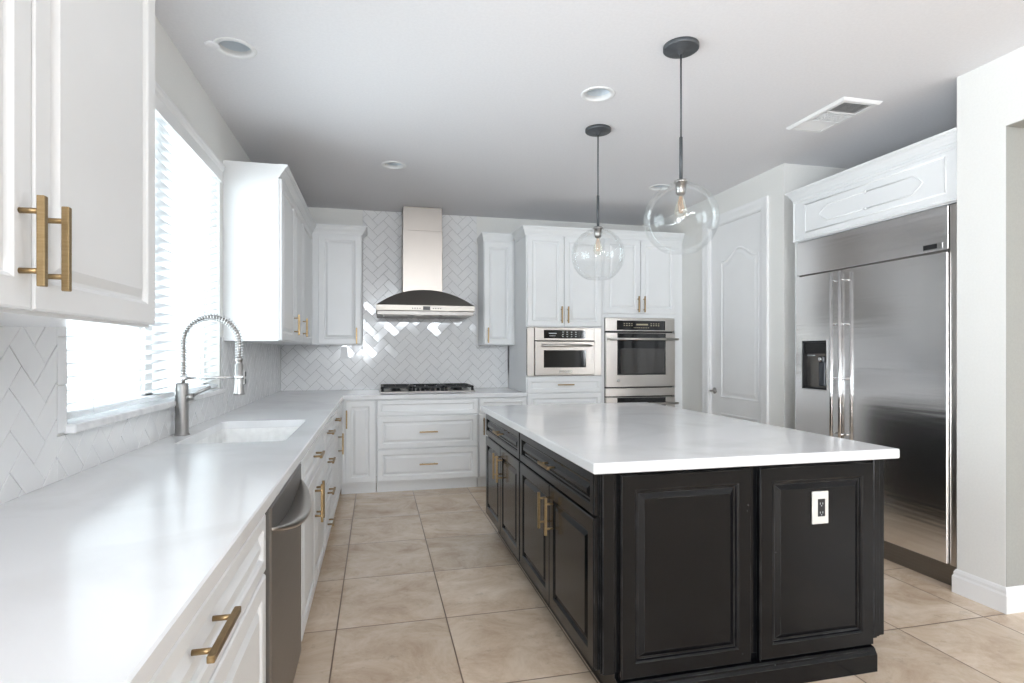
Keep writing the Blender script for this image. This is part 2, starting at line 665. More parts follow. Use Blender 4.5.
# ------------------------------------------------------------------ dimensions
XL, YB, CZ = -0.955, 6.19, 2.805
XR = 3.075          # the white pier at the right
XP, YP = 3.14, 3.875  # pantry wall plane and its near end
CT, CU = 0.914, 0.874
WY0, WY1, WZ0, WZ1 = 2.07, 3.885, 1.07, 2.47  # kitchen window opening

# ------------------------------------------------------------------ room shell
mb = MB()
mb.box(XL - 0.2, 5.7, -7.7, YB + 0.2, -0.12, 0)
struct(mb.build('floor', M['floor']))


def holes_cut(o, cutters):
    for c in cutters:
        md = o.modifiers.new('cut', 'BOOLEAN')
        md.operation = 'DIFFERENCE'
        md.solver = 'EXACT'
        md.object = c
    dg = bpy.context.evaluated_depsgraph_get()
    me = bpy.data.meshes.new_from_object(o.evaluated_get(dg))
    o.modifiers.clear()
    o.data = me
    for c in cutters:
        d = c.data
        bpy.data.objects.remove(c)
        bpy.data.meshes.remove(d)


CANS = [(-0.676, 3.033), (1.249, 3.086), (0.137, 4.636), (2.50, 4.70)]
mb = MB()
mb.box(XL - 0.2, 5.7, -7.7, YB + 0.2, CZ, CZ + 0.25)
ceil = struct(mb.build('ceiling', M['ceil']))
cut = []
for x, y in CANS:
    m2 = MB()
    m2.cyl((x, y, CZ - 0.05), (x, y, CZ + 0.14), 0.078, n=40, smooth=False)
    cut.append(m2.build('can_cutter', M['ceil'], origin=(0, 0, 0)))
bpy.context.view_layer.update()
holes_cut(ceil, cut)

# left wall with the window opening
mb = MB()
T = 0.14
mb.box(XL - T, XL, -7.7, -2.8, 0, CZ)
mb.box(XL - T, XL, -0.2, WY0, 0, CZ)
mb.box(XL - T, XL, -2.8, -0.2, 0, 0.35)
mb.box(XL - T, XL, -2.8, -0.2, 2.4, CZ)
mb.box(XL - T, XL, WY1, YB, 0, CZ)
mb.box(XL - T, XL, WY0, WY1, 0, WZ0)
mb.box(XL - T, XL, WY0, WY1, WZ1, CZ)
struct(mb.build('wall_left', M['wall'], origin=(XL, 0, 0)))
mb = MB()
mb.box(XL - T, XP + 2.5, YB, YB + 0.14, 0, CZ)
struct(mb.build('wall_back', M['wall'], origin=(1.5, YB, 0)))
# pantry block: face towards the kitchen, then the near end that closes the refrigerator recess
DY0, DY1, DZ = 4.142, 4.915, 2.505  # dark sheet standing in for the shade inside the duct
mb = MB()
mb.box(XP, XP + 0.12, YP, DY0, 0, CZ)
mb.box(XP, XP + 0.12, DY1, YB, 0, CZ)
mb.box(XP, XP + 0.12, DY0, DY1, DZ, CZ)
mb.box(XP + 0.12, XP + 0.9, YP, YP + 0.12, 0, CZ)
struct(mb.build('wall_pantry', M['wall'], origin=(XP, YP, 0)))
# right side: pier, header over the opening, wall on towards the camera, back of the recess
PY0, PY1, HZ = 2.2, 2.446, 2.447
mb = MB()
mb.box(XR, XP + 0.9, PY0, PY1, 0, CZ)
struct(mb.build('wall_right', M['wall'], origin=(XR, PY0, 0)))
mb = MB()
mb.box(XR, XR + 0.15, -2.6, PY0, HZ, CZ)
mb.box(XR, XR + 0.15, -2.75, -2.6, 0, CZ)
mb.mi = 1  # jamb and soffit skins, their shade painted in as a darker colour
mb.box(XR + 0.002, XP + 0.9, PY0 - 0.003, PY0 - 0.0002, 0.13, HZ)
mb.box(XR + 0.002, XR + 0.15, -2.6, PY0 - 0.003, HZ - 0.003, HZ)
struct(mb.build('wall_passage', [M['wall'], M['wall_dimmed']], origin=(XR, 0, 0)))
mb = MB()
mb.box(XP + 0.78, XP + 0.9, PY1, YP, 0, CZ)
struct(mb.build('wall_recess', M['wall'], origin=(XP + 0.8, 3, 0)))
# the rest of the house behind the camera
mb = MB()
mb.box(5.5, 5.7, -7.7, -2.9, 0, CZ)
mb.box(5.5, 5.7, -0.4, YB, 0, CZ)
mb.box(5.5, 5.7, -2.9, -0.4, 0, 0.45)
mb.box(5.5, 5.7, -2.9, -0.4, 2.35, CZ)
struct(mb.build('wall_far_right', M['wall_dimmed'], origin=(5.5, 0, 0)))
mb = MB()
mb.box(XL - T, -0.87, -7.7, -7.5, 0, CZ)
mb.box(-0.25, 0.0, -7.7, -7.5, 0, CZ)
mb.box(3.0, 5.7, -7.7, -7.5, 0, CZ)
mb.box(0.0, 3.0, -7.7, -7.5, 0, 2.6)
mb.box(-0.87, -0.25, -7.7, -7.5, 2.32, CZ)
mb.box(-0.87, -0.25, -7.7, -7.5, 0, 1.18)
mb.box(0.0, 3.0, -7.7, -7.5, 2.795, CZ)
struct(mb.build('wall_rear', M['wall_dimmed'], origin=(1, -7.5, 0)))

# base boards
def baseboard(name, segs):
    mb = MB()
    for (x, y, nx, ny), (x2, y2, nx2, ny2) in segs:
        prof = [(0, 0), (0.016, 0), (0.016, 0.088), (0.011, 0.098), (0.011, 0.112), (0.006, 0.124), (0.0, 0.13)]
        loops = []
        for a, b, c, d in ((x, y, nx, ny), (x2, y2, nx2, ny2)):
            loops.append([Vector((a + c * p, b + d * p, q)) for p, q in prof])
        mb.rings(loops, True, True)
    return struct(mb.build(name, M['trim']))


baseboard('baseboard_right', [((XR, PY1, -1, 1), (XR, PY0, -1, -1)), ((XR, PY0, -1, -1), (XR + 0.85, PY0, 0, -1))])
baseboard('baseboard_pantry', [((XP, DY0 - 0.095, -1, 0), (XP, YP, -1, -1)), ((XP, YP, -1, -1), (XP + 0.7, YP, 0, -1))])

# ------------------------------------------------------------------ kitchen window
mb = MB()
xw = XL - 0.10
for a, b, c, d in ((WY0, WY0 + 0.045, WZ0, WZ1), (WY1 - 0.045, WY1, WZ0, WZ1), (WY0, WY1, WZ0, WZ0 + 0.045), (WY0, WY1, WZ1 - 0.045, WZ1)):
    mb.box(xw - 0.03, xw + 0.02, a, b, c, d)
yc = (WY0 + WY1) / 2
mb.box(xw - 0.035, xw + 0.02, yc - 0.045, yc + 0.045, WZ0 + 0.03, WZ1 - 0.03)
for a, b in ((WY0 + 0.045, yc - 0.045), (yc + 0.045, WY1 - 0.045)):
    mb.box(xw - 0.02, xw + 0.005, a, a + 0.03, WZ0 + 0.04, WZ1 - 0.04)
    mb.box(xw - 0.02, xw + 0.005, b - 0.03, b, WZ0 + 0.04, WZ1 - 0.04)
win = struct(mb.build('window_1', M['trim'], origin=(xw, yc, WZ0)))
for a, b in ((WY0 + 0.07, yc - 0.07), (yc + 0.07, WY1 - 0.07)):
    mb = MB()
    mb.box(xw - 0.012, xw - 0.008, a, b, WZ0 + 0.04, WZ1 - 0.04)
    mb.build('pane', M['pane'], win)
mb = MB()
mb.box(XL - 0.09, XL + 0.034, WY0 - 0.012, WY1 + 0.012, 1.052, 1.082, 0.007, 2)
struct(mb.build('trim_1', M['marble']))

bl = thing('window_blind', (XL - 0.03, yc, 1.1), 'white horizontal slat blind lowered over the bright window above the sink', 'blind')
mb = MB()
pitch = 0.0433
z = 1.137
k = 0
while z < 2.40:
    tilt = math.radians(20)
    hw = 0.025
    cx = XL - 0.034
    y0, y1 = WY0 + 0.006, WY1 - 0.006
    pts = []
    for s in (-1, -0.33, 0.33, 1):
        cr = 0.002 * (1 - s * s)
        pts.append((cx + s * hw * math.cos(tilt) - cr * math.sin(tilt), z + s * hw * math.sin(tilt) + cr * math.cos(tilt)))
    poly = [Vector((a, y0, b)) for a, b in pts] + [Vector((a - 0.0012, y0, b - 0.0026)) for a, b in reversed(pts)]
    mb.prism(poly, (0, y1 - y0, 0))
    z += pitch
mb.build('slats', M['slat'], bl)
mb = MB()
mb.box(XL - 0.06, XL - 0.008, WY0 + 0.006, WY1 - 0.006, 1.092, 1.112, 0.004)
mb.build('bottom_rail', M['slat'], bl)
mb = MB()
mb.box(XL - 0.065, XL - 0.003, WY0 + 0.004, WY1 - 0.004, 2.41, 2.465)
mb.build('headrail', M['trim'], bl)
mb = MB()
prof = [(0, 2.375), (0.012, 2.375), (0.012, 2.44), (0.020, 2.452), (0.026, 2.47), (0.026, 2.48), (0, 2.48)]
mb.rings([[Vector((XL + 0.002 + a, yy, b)) for a, b in prof] for yy in (WY0 - 0.02, WY1 + 0.015)], True, True)
mb.build('valance', M['trim'], bl)
for yy in (WY0 + 0.2, yc + 0.16, WY1 - 0.2):
    mb = MB()
    for xx in (XL - 0.062, XL - 0.006):
        mb.tube([(xx, yy, 1.10), (xx, yy, 2.42)], 0.0011, 5)
    mb.build('ladder_cord', M['slat'], bl)
mb = MB()
mb.tube([(XL - 0.002, WY1 - 0.06, 2.40), (XL + 0.006, WY1 - 0.055, 2.0), (XL + 0.004, WY1 - 0.058, 1.72)], 0.0022, 6)
mb.lathe([(0.003, 0), (0.006, 0.006), (0.0065, 0.03), (0.003, 0.04)], (XL + 0.004, WY1 - 0.058, 1.68), 10)
mb.build('tilt_cord', M['slat'], bl)

# ------------------------------------------------------------------ herringbone tiles
def clip(poly, u0, u1, v0, v1):
    for ax, lim, sgn in ((0, u0, 1), (0, u1, -1), (1, v0, 1), (1, v1, -1)):
        out = []
        for i in range(len(poly)):
            a, b = poly[i], poly[(i + 1) % len(poly)]
            da, db = sgn * (a[ax] - lim), sgn * (b[ax] - lim)
            if da >= 0:
                out.append(a)
            if (da >= 0) != (db >= 0):
                t = da / (da - db)
                out.append((a[0] + (b[0] - a[0]) * t, a[1] + (b[1] - a[1]) * t))
        poly = out
        if len(poly) < 3:
            return []
    return poly


def poly_area(p):
    return abs(sum(p[i][0] * p[(i + 1) % len(p)][1] - p[(i + 1) % len(p)][0] * p[i][1] for i in range(len(p)))) / 2


def herringbone(name, fr, areas, cut_outs=(), W=0.080, g=0.0022, shift=(0.0, 0.0), th=0.007, extra=()):
    mb = MB()
    O, U, N = fr
    mb.mi = 1
    for u0, u1, v0, v1 in areas:
        if u1 - u0 > 0 and v1 - v0 > 0:
            mb.obox(O, U, N, u0, u1, v0, v1, 0.0005, 0.004)
    mb.mi = 0
    c45 = math.sqrt(0.5)
    lo_u = min(a[0] for a in areas); hi_u = max(a[1] for a in areas)
    lo_v = min(a[2] for a in areas); hi_v = max(a[3] for a in areas)
    R = int((hi_u - lo_u + hi_v - lo_v) / W) + 8
    cu, cv = (lo_u + hi_u) / 2 + shift[0], (lo_v + hi_v) / 2 + shift[1]

    def rot(x, y):
        return (cu + (x - y) * c45, cv + (x + y) * c45)

    def add(poly, u0, u1, v0, v1):
        q = clip(poly, u0, u1, v0, v1)
        if len(q) < 3 or poly_area(q) < 2.5e-5:
            return
        mu = sum(p[0] for p in q) / len(q)
        mv = sum(p[1] for p in q) / len(q)
        tu, tv = random.gauss(0, 0.008), random.gauss(0, 0.008)

        def L(sc, h, tilt):
            out = []
            for a, b in q:
                du, dv = a - mu, b - mv
                ln = math.hypot(du, dv) or 1
                k = max(0, ln - sc) / ln
                out.append(O + U * (mu + du * k) + Z * (mv + dv * k) + N * (h + tilt * (du * tu + dv * tv)))
            return out
        loops = [L(0, 0.003, 0), L(0, th - 0.0015, 1), L(0.0012, th - 0.0004, 1), L(0.003, th, 1)]
        mb.rings(loops, True, False)
    for i in range(-R, R):
        for j in range(-R, R):
            c = (i - j) % 4
            if c == 0:
                x0, x1, y0, y1 = i, i + 2, j, j + 1
            elif c == 3:
                x0, x1, y0, y1 = i, i + 1, j, j + 2
            else:
                continue
            h = g / 2
            p = [rot(x0 * W + h, y0 * W + h), rot(x1 * W - h, y0 * W + h), rot(x1 * W - h, y1 * W - h), rot(x0 * W + h, y1 * W - h)]
            if max(a for a, _ in p) < lo_u or min(a for a, _ in p) > hi_u or max(b for _, b in p) < lo_v or min(b for _, b in p) > hi_v:
                continue
            for ar in areas:
                add(p, *ar)
    for u0, u1, v0, v1 in extra:   # single straight border tiles
        add([(u0, v0), (u1, v0), (u1, v1), (u0, v1)], u0, u1, v0, v1)
    return mb.build(name, [M['tile'], M['grout']], origin=tuple(O + U * lo_u + Z * lo_v), fix=False)


UB = 1.383  # underside of the upper cabinets
brd = [(WY0 - 0.058, WY0 - 0.003, z0, min(z0 + 0.148, UB + 0.01)) for z0 in (1.058, 1.208, 1.358)]
t = herringbone('wall_left_tile', F_east(XL), [(0.4, WY0 - 0.061, CT, UB + 0.01), (WY0 - 0.061, WY1 + 0.02, CT, 1.05), (WY1 + 0.02, YB - 0.001, CT, UB + 0.02)],
                shift=(0.012, 0.0), extra=brd)
struct(t)
t = herringbone('wall_back_tile', F_south(YB), [(XL + 0.009, -0.14, CT, UB + 0.02), (-0.14, 1.075, CT, CZ - 0.001), (1.075, 1.43, CT, UB + 0.02)])
struct(t)

# ------------------------------------------------------------------ worktops
FX = -0.29    # front edge of the left worktop
FY = 5.345    # front edge of the back worktop
SK = (-0.845, -0.40, 2.70, 3.52)  # sink opening
mb = MB()


sx0, sx1, sy0, sy1 = SK
bm = mb.bm
outline = [(XL + 0.0005, 0.35), (FX, 0.35), (FX, FY), (1.425, FY), (1.425, YB - 0.0005), (XL + 0.0005, YB - 0.0005)]


def rounded(L, r, seg=5):
    out = []
    n = len(L)
    for i in range(n):
        a, b, c = Vector(L[i - 1]), Vector(L[i]), Vector(L[(i + 1) % n])
        d1 = (a - b).normalized(); d2 = (c - b).normalized()
        p0, p1 = b + d1 * r, b + d2 * r
        for k in range(seg + 1):
            t = k / seg
            q = (1 - t) ** 2 * p0 + 2 * t * (1 - t) * b + t * t * p1
            out.append((q.x, q.y))
    return out


hole = rounded([(sx0, sy0), (sx1, sy0), (sx1, sy1), (sx0, sy1)], 0.035)


def fill_slab(mb, outline, hole, z0, z1, bev):
    bm = mb.bm
    n = len(outline)
    def off(L, d):
        out = []
        for i in range(len(L)):
            a, b, c = Vector(L[i - 1]), Vector(L[i]), Vector(L[(i + 1) % len(L)])
            e1 = (b - a).normalized(); e2 = (c - b).normalized()
            n1 = Vector((-e1.y, e1.x)); n2 = Vector((-e2.y, e2.x))
            out.append(b + (n1 + n2) * (d / (1 + n1.dot(n2))))
        return [(p.x, p.y) for p in out]
    def ring_edges(L, z):
        v = [bm.verts.new((p[0], p[1], z)) for p in L]
        return v
    def side(a, b):
        for i in range(len(a)):
            j = (i + 1) % len(a)
            bm.faces.new((a[i], a[j], b[j], b[i]))
    ot = off(outline, bev)
    v0 = ring_edges(ot, z0); v1 = ring_edges(outline, z0 + bev); v2 = ring_edges(outline, z1 - bev); v3 = ring_edges(ot, z1)
    side(v0, v1); side(v1, v2); side(v2, v3)
    tops, bots = [v3], [v0]
    if hole:
        ho = off(hole, -bev)
        h0 = ring_edges(hole, z0); h1 = ring_edges(hole, z1 - bev); h2 = ring_edges(ho, z1)
        side(h0, h1); side(h1, h2)
        tops.append(h2); bots.append(h0)
    for group in (tops, bots):
        es = []
        for L in group:
            for i in range(len(L)):
                e = bm.edges.get((L[i], L[(i + 1) % len(L)]))
                es.append(e)
        bmesh.ops.triangle_fill(bm, use_beauty=True, use_dissolve=False, edges=es)


fill_slab(mb, outline, hole, CU, CT, 0.004)
tag(mb.build('countertop', M['quartz']), 'long white quartz worktop running under the window and round to the cooktop', 'countertop')

IX0, IX1, IY0, IY1 = 0.75, 2.083, 1.893, 4.12
mb = MB()
fill_slab(mb, [(IX0, IY0), (IX1, IY0), (IX1, IY1), (IX0, IY1)], None, CU, CT, 0.004)
tag(mb.build('island_countertop', M['quartz']), 'thick white quartz slab lying on the black island', 'countertop')

# ------------------------------------------------------------------ sink and faucet
sink = thing('kitchen_sink', ((sx0 + sx1) / 2, (sy0 + sy1) / 2, 0.66), 'white undermount basin set in the worktop below the window', 'sink')
mb = MB()
e = 0.004
def rl(i, z, r=0.04):
    return [Vector((a, b, z)) for a, b in rounded([(sx0 - e + i, sy0 - e + i), (sx1 + e - i, sy0 - e + i), (sx1 + e - i, sy1 + e - i), (sx0 - e + i, sy1 + e - i)], r)]
mb.rings([rl(-0.02, CU - 0.012), rl(-0.02, CU - 0.001), rl(0, CU - 0.001), rl(0.004, CU - 0.02), rl(0.012, 0.70), rl(0.04, 0.672), rl(0.16, 0.666, 0.03)], True, False, smooth=False)
mb.rings([rl(-0.02, CU - 0.012), rl(-0.008, 0.69), rl(0.03, 0.655), rl(0.16, 0.65, 0.03)], True, False)
mb.build('basin', M['ceramic'], sink, fix=True)
mb = MB()
mb.lathe([(0.045, 0.0), (0.045, 0.004), (0.036, 0.006), (0.03, 0.002), (0.012, 0.001)], ((sx0 + sx1) / 2, (sy0 + sy1) / 2, 0.667), 24)
mb.build('drain', M['chrome'], sink)

fx, fy = -0.902, 3.0
fa = thing('kitchen_faucet', (fx, fy, CT), 'brushed nickel spring neck faucet standing behind the sink', 'faucet')
mb = MB()
mb.lathe([(0.034, 0), (0.034, 0.006), (0.029, 0.010), (0.0285, 0.24), (0.026, 0.247), (0.018, 0.249)], (fx, fy, CT), 28)
mb.build('body', M['nickel'], fa)
rA = 0.123
pz = 1.355
path = [Vector((fx + 0.006, fy, 1.155 + (pz - 1.155) * i / 8)) for i in range(9)]
cxx = fx + 0.006 + rA
path += [Vector((cxx - rA * math.cos(a), fy, pz + rA * 1.02 * math.sin(a))) for a in [math.pi * i / 24 for i in range(1, 25)]]
path += [Vector((cxx + rA, fy, pz - 0.02 * i)) for i in range(1, 5)]
mb = MB()
mb.tube(path, 0.0085, 10)
mb.build('hose', M['steel_dark'], fa)


def helix(path, R, r, pitch, n=14):
    ls = [0]
    for a, b in zip(path, path[1:]):
        ls.append(ls[-1] + (b - a).length)
    tot = ls[-1]
    out = []
    steps = int(tot / pitch * n)
    k = 0
    for i in range(steps + 1):
        s = tot * i / steps
        while k < len(ls) - 2 and ls[k + 1] < s:
            k += 1
        t = (s - ls[k]) / (ls[k + 1] - ls[k])
        p = path[k].lerp(path[k + 1], t)
        d = (path[min(k + 2, len(path) - 1)] - path[max(k - 1, 0)]).normalized()
        a = Y - d * Y.dot(d)
        a.normalize()
        b = d.cross(a)
        th = 2 * math.pi * s / pitch
        out.append(p + (a * math.cos(th) + b * math.sin(th)) * R)
    return out


mb = MB()
mb.tube(helix(path[1:], 0.0162, 0, 0.0130), 0.0024, 6)
mb.build('spring', M['chrome'], fa)
hx = cxx + rA
mb = MB()
mb.lathe([(0.016, 0.182), (0.0165, 0.165), (0.013, 0.16), (0.013, 0.15), (0.019, 0.145), (0.0195, 0.05), (0.022, 0.02), (0.026, 0.006), (0.026, 0), (0.02, -0.002)], (hx, fy, 1.103), 24)
mb.box(hx + 0.014, hx + 0.028, fy - 0.006, fy + 0.006, 1.15, 1.225, 0.003)
sp = mb.build('spray_head', M['nickel'], fa)
mb = MB()
mb.box(hx + 0.0255, hx + 0.031, fy - 0.0045, fy + 0.0045, 1.155, 1.180, 0.002)
mb.box(hx + 0.0255, hx + 0.031, fy - 0.0045, fy + 0.0045, 1.19, 1.215, 0.002)
mb.build('spray_button', M['darkplastic'], sp)
mb = MB()
mb.tube([(fx + 0.012, fy, 1.185), (hx - 0.018, fy, 1.187)], 0.0065, 10)
mb.lathe([(0.0225, -0.008), (0.0235, -0.006), (0.0235, 0.006), (0.0225, 0.008)], (hx, fy, 1.187), 20)
mb.lathe([(0.0175, -0.01), (0.0185, -0.008), (0.0185, 0.008), (0.0175, 0.01)], (fx + 0.006, fy, 1.185), 20)
mb.build('holder_arm', M['chrome'], fa)
mb = MB()
mb.cyl((fx + 0.02, fy, 1.095), (fx + 0.05, fy, 1.095), 0.019, 0.017, n=20)
mb.tube([(fx + 0.045, fy, 1.10), (fx + 0.075, fy, 1.118), (fx + 0.125, fy, 1.142)], [0.010, 0.0085, 0.0065], 12)
mb.build('lever', M['nickel'], fa)

# ------------------------------------------------------------------ base cabinets, left run
DXF = -0.318     # carcass front; doors stand 2 cm proud of it


def left_base(name, y0, y1, label, group=None, hollow=None):
    o = thing(name, (XL + 0.3, (y0 + y1) / 2, 0), label, 'cabinet', group)
    mb = MB()
    if hollow:   # the sink hangs inside: open top
        mb.box(XL + 0.012, DXF, y0, y1, 0.10, 0.62)
        mb.box(XL + 0.012, XL + 0.03, y0, y1, 0.62, CU)
        mb.box(DXF - 0.018, DXF, y0, y1, 0.62, CU)
        mb.box(XL + 0.012, DXF, y0, y0 + 0.018, 0.62, CU)
        mb.box(XL + 0.012, DXF, y1 - 0.018, y1, 0.62, CU)
    else:
        mb.box(XL + 0.012, DXF, y0, y1, 0.10, CU)
    mb.build('carcass', M['cab'], o)
    mb = MB()
    mb.box(XL + 0.03, DXF - 0.055, y0 + 0.001, y1 - 0.001, 0, 0.10)
    mb.build('toe_kick', M['cab'], o)
    return o


FE = F_east(DXF)
c = left_base('base_cabinet', 0.52, 1.715, 'white base cabinet with wide drawer nearest the camera, beside the dishwasher')
door(c, FE, 0.535, 1.692, 0.705, 0.862, M['cab'], ('h', 1.113, 0.806), fw=0.04, name='drawer', hl=0.19)
door(c, FE, 0.535, 1.111, 0.115, 0.695, M['cab'], (1.07, 0.58), fw=0.055)
door(c, FE, 1.115, 1.692, 0.115, 0.695, M['cab'], (1.157, 0.58), fw=0.055)

c = left_base('base_cabinet', 2.435, 3.58, 'white double door sink cabinet below the basin, beside the dishwasher', hollow=True)
door(c, FE, 2.475, 3.568, 0.705, 0.862, M['cab'], ('h', 3.0, 0.795), fw=0.04, name='drawer', hl=0.16)
door(c, FE, 2.475, 3.019, 0.115, 0.695, M['cab'], (2.982, 0.555), fw=0.055, hl=0.19)
door(c, FE, 3.024, 3.568, 0.115, 0.695, M['cab'], (3.061, 0.555), fw=0.055, hl=0.19)

c = left_base('base_cabinet', 3.583, 4.095, 'white base cabinet with a stack of four drawers right of the sink cabinet')
for v0, v1 in ((0.705, 0.862), (0.51, 0.695), (0.315, 0.50), (0.115, 0.305)):
    door(c, FE, 3.59, 4.085, v0, v1, M['cab'], ('h', 3.80, (v0 + v1) / 2 + 0.015), fw=0.04, name='drawer', hl=0.16)

c = left_base('base_cabinet', 4.10, 5.385, 'white base cabinet with one drawer over a door in the inner corner of the worktop')
door(c, FE, 4.115, 4.86, 0.705, 0.862, M['cab'], ('h', 4.48, 0.80), fw=0.04, name='drawer', hl=0.16)
door(c, FE, 4.115, 4.86, 0.115, 0.695, M['cab'], (4.80, 0.565), fw=0.055, hl=0.17)
mb = MB()
mb.box(DXF, DXF + 0.018, 4.87, 5.383, 0.115, 0.862, 0.002)
mb.build('filler_panel', M['cab'], c)

# dishwasher
dw = thing('dishwasher', (XL + 0.3, 2.07, 0), 'stainless steel dishwasher with curved pocket handle between white base cabinets', 'dishwasher')
mb = MB()
mb.box(XL + 0.03, DXF - 0.01, 1.722, 2.428, 0.02, 0.868)
mb.build('tub', M['darkplastic'], dw)
FD = F_east(DXF - 0.008)
mb = MB()
mb.obox(*FD, 1.737, 2.408, 0.115, 0.866, 0, 0.034, 0.004)
dd = mb.build('door', M['steel_dark'], dw)
# curved pocket handle: a bowed lip that stands off the door under the control strip
mb = MB()
n = 24
outer, inner = [], []
loops = []
for i in range(n + 1):
    s = -1 + 2 * i / n
    u = 2.072 + s * 0.325
    bow = 0.062 * (1 - s * s) ** 0.8
    dz = 0.045 * (1 - s * s)
    sec = []
    zc = 0.80 - dz
    tk = 0.3 + 0.7 * (1 - s * s)
    for a, b in ((0.030, zc - 0.012 * tk), (0.030 + 0.004 * tk + bow, zc - 0.012 * tk), (0.030 + 0.010 * tk + bow, zc - 0.004 * tk), (0.030 + 0.010 * tk + bow, zc + 0.012 * tk), (0.030 + 0.004 * tk + bow, zc + 0.016 * tk), (0.030, zc + 0.010 * tk)):
        sec.append(FD[0] + FD[1] * u + Z * b + FD[2] * a)
    loops.append(sec)
mb.rings(loops, True, True, smooth=True)
mb.build('handle', M['steel'], dd)
mb = MB()
mb.box(XL + 0.06, DXF - 0.06, 1.74, 2.41, 0, 0.11)
mb.build('toe_kick', M['darkplastic'], dw)

# ------------------------------------------------------------------ base cabinets, back run
DYF = 5.385
FS = F_south(DYF)


def back_base(name, x0, x1, label, cat='cabinet'):
    o = thing(name, ((x0 + x1) / 2, DYF + 0.3, 0), label, cat)
    mb = MB()
    mb.box(x0, x1, DYF, YB - 0.012, 0.10, CU)
    mb.build('carcass', M['cab'], o)
    mb = MB()
    mb.box(x0 + 0.001, x1 - 0.001, DYF + 0.065, YB - 0.03, 0, 0.10)
    mb.build('toe_kick', M['cab'], o)
    return o


c = back_base('base_cabinet', -0.315, -0.004, 'narrow white single door cabinet left of the cooktop drawers')
door(c, FS, -0.272, -0.012, 0.115, 0.862, M['cab'], (-0.262, 0.70), hl=0.165)
c = back_base('base_cabinet', 0.0, 0.95, 'white cabinet with three wide drawers under the gas cooktop')
door(c, FS, 0.008, 0.943, 0.72, 0.862, M['cab'], None, fw=0.04, name='drawer')
door(c, FS, 0.008, 0.943, 0.415, 0.71, M['cab'], ('h', 0.475, 0.565), fw=0.05, name='drawer', hl=0.17)
door(c, FS, 0.008, 0.943, 0.115, 0.405, M['cab'], ('h', 0.475, 0.265), fw=0.05, name='drawer', hl=0.17)
c = back_base('base_cabinet', 0.954, 1.43, 'white base cabinet right of the cooktop drawers, half hidden behind the island')
door(c, FS, 0.962, 1.42, 0.72, 0.862, M['cab'], None, fw=0.04, name='drawer')
door(c, FS, 0.962, 1.42, 0.115, 0.71, M['cab'], (1.0, 0.6), fw=0.055)

# ------------------------------------------------------------------ cooktop
ck = thing('gas_cooktop', (0.5, 5.88, CT), 'five burner gas cooktop with black iron grates on the back worktop', 'cooktop')
mb = MB()
mb.box(0.03, 0.97, 5.63, 6.14, CT, CT + 0.010, 0.004)
mb.build('tray', M['steel'], ck)
GX = [(0.045, 0.335), (0.345, 0.655), (0.665, 0.955)]
for gi, (a, b) in enumerate(GX):
    mb = MB()
    y0, y1 = 5.66, 6.125
    zt = CT + 0.058
    r = 0.013
    for xx in (a + r, b - r):
        mb.box(xx - r, xx + r, y0, y1, zt - 0.018, zt, 0.003)
    for yy in (y0 + r, y1 - r):
        mb.box(a, b, yy - r, yy + r, zt - 0.018, zt, 0.003)
    cxm = (a + b) / 2
    for by in ((5.78, 6.0) if gi != 1 else (5.93,)):
        for ang in range(0, 360, 45):
            dx, dy = math.cos(math.radians(ang)), math.sin(math.radians(ang))
            p0 = Vector((cxm + dx * 0.03, by + dy * 0.03, zt - 0.008))
            ex = 0.105
            p1 = Vector((max(a + 0.01, min(b - 0.01, cxm + dx * ex)), max(y0 + .01, min(y1 - .01, by + dy * ex)), zt - 0.008))
            mb.cyl(p0, p1, 0.0065, n=6, smooth=False)
    mb.box(a, b, 5.885, 5.901, zt - 0.016, zt, 0.003) if gi != 1 else None
    for xx in (a + r, b - r):
        for yy in (y0 + r, y1 - r):
            mb.cyl((xx, yy, CT + 0.010), (xx, yy, zt - 0.01), 0.016, 0.011, n=8, smooth=False)
    mb.build('grate', M['castiron'], ck)
    for by in ((5.78, 6.0) if gi != 1 else (5.93,)):
        mb = MB()
        rr = 0.05 if gi == 1 else 0.04
        mb.lathe([(rr * 1.2, 0.010), (rr * 1.2, 0.016), (rr, 0.018), (rr, 0.030), (rr * 0.85, 0.034), (rr * 0.2, 0.035)], (cxm, by, CT), 20)
        mb.build('burner', M['castiron'], ck)
for kx in (0.40, 0.45, 0.50, 0.55, 0.60):
    mb = MB()
    mb.lathe([(0.020, 0.010), (0.020, 0.014), (0.017, 0.016), (0.0155, 0.036), (0.012, 0.038)], (kx, 5.70 + 0.03 * (1 - abs(kx - 0.5) * 10), CT), 18)
    mb.build('knob', M['darkplastic'], ck)

# ------------------------------------------------------------------ range hood
hd = thing('range_hood', (0.475, YB, 1.69), 'stainless steel chimney hood with an arched canopy above the cooktop', 'hood')
yf, yr = 5.62, YB - 0.011
hx0, hx1 = 0.0, 0.955
mb = MB()
n = 28
arcf, arcb = [], []
for i in range(n + 1):
    s = -1 + 2 * i / n
    x = (hx0 + hx1) / 2 + s * (hx1 - hx0) / 2
    zz = 1.770 + 0.165 * (1 - abs(s) ** 2.2)
    arcf.append(Vector((x, yf + 0.9 * (zz - 1.770), zz)))
    arcb.append(Vector((x, yr, zz)))
bl0, bl1 = Vector((hx0, yf, 1.765)), Vector((hx1, yf, 1.765))
for i in range(n):
    mb.face([arcf[i], arcf[i + 1], arcb[i + 1], arcb[i]], True)
mb.face([bl0, bl1] + list(reversed(arcf)))
mb.face([Vector((hx0, yr, 1.765)), bl0] + [arcf[0], arcb[0]])
mb.face([bl1, Vector((hx1, yr, 1.765)), arcb[-1], arcf[-1]])
mb.face(list(arcb) + [Vector((hx1, yr, 1.765)), Vector((hx0, yr, 1.765))])
mb.face([bl0, Vector((hx0, yr, 1.765)), Vector((hx1, yr, 1.765)), bl1])
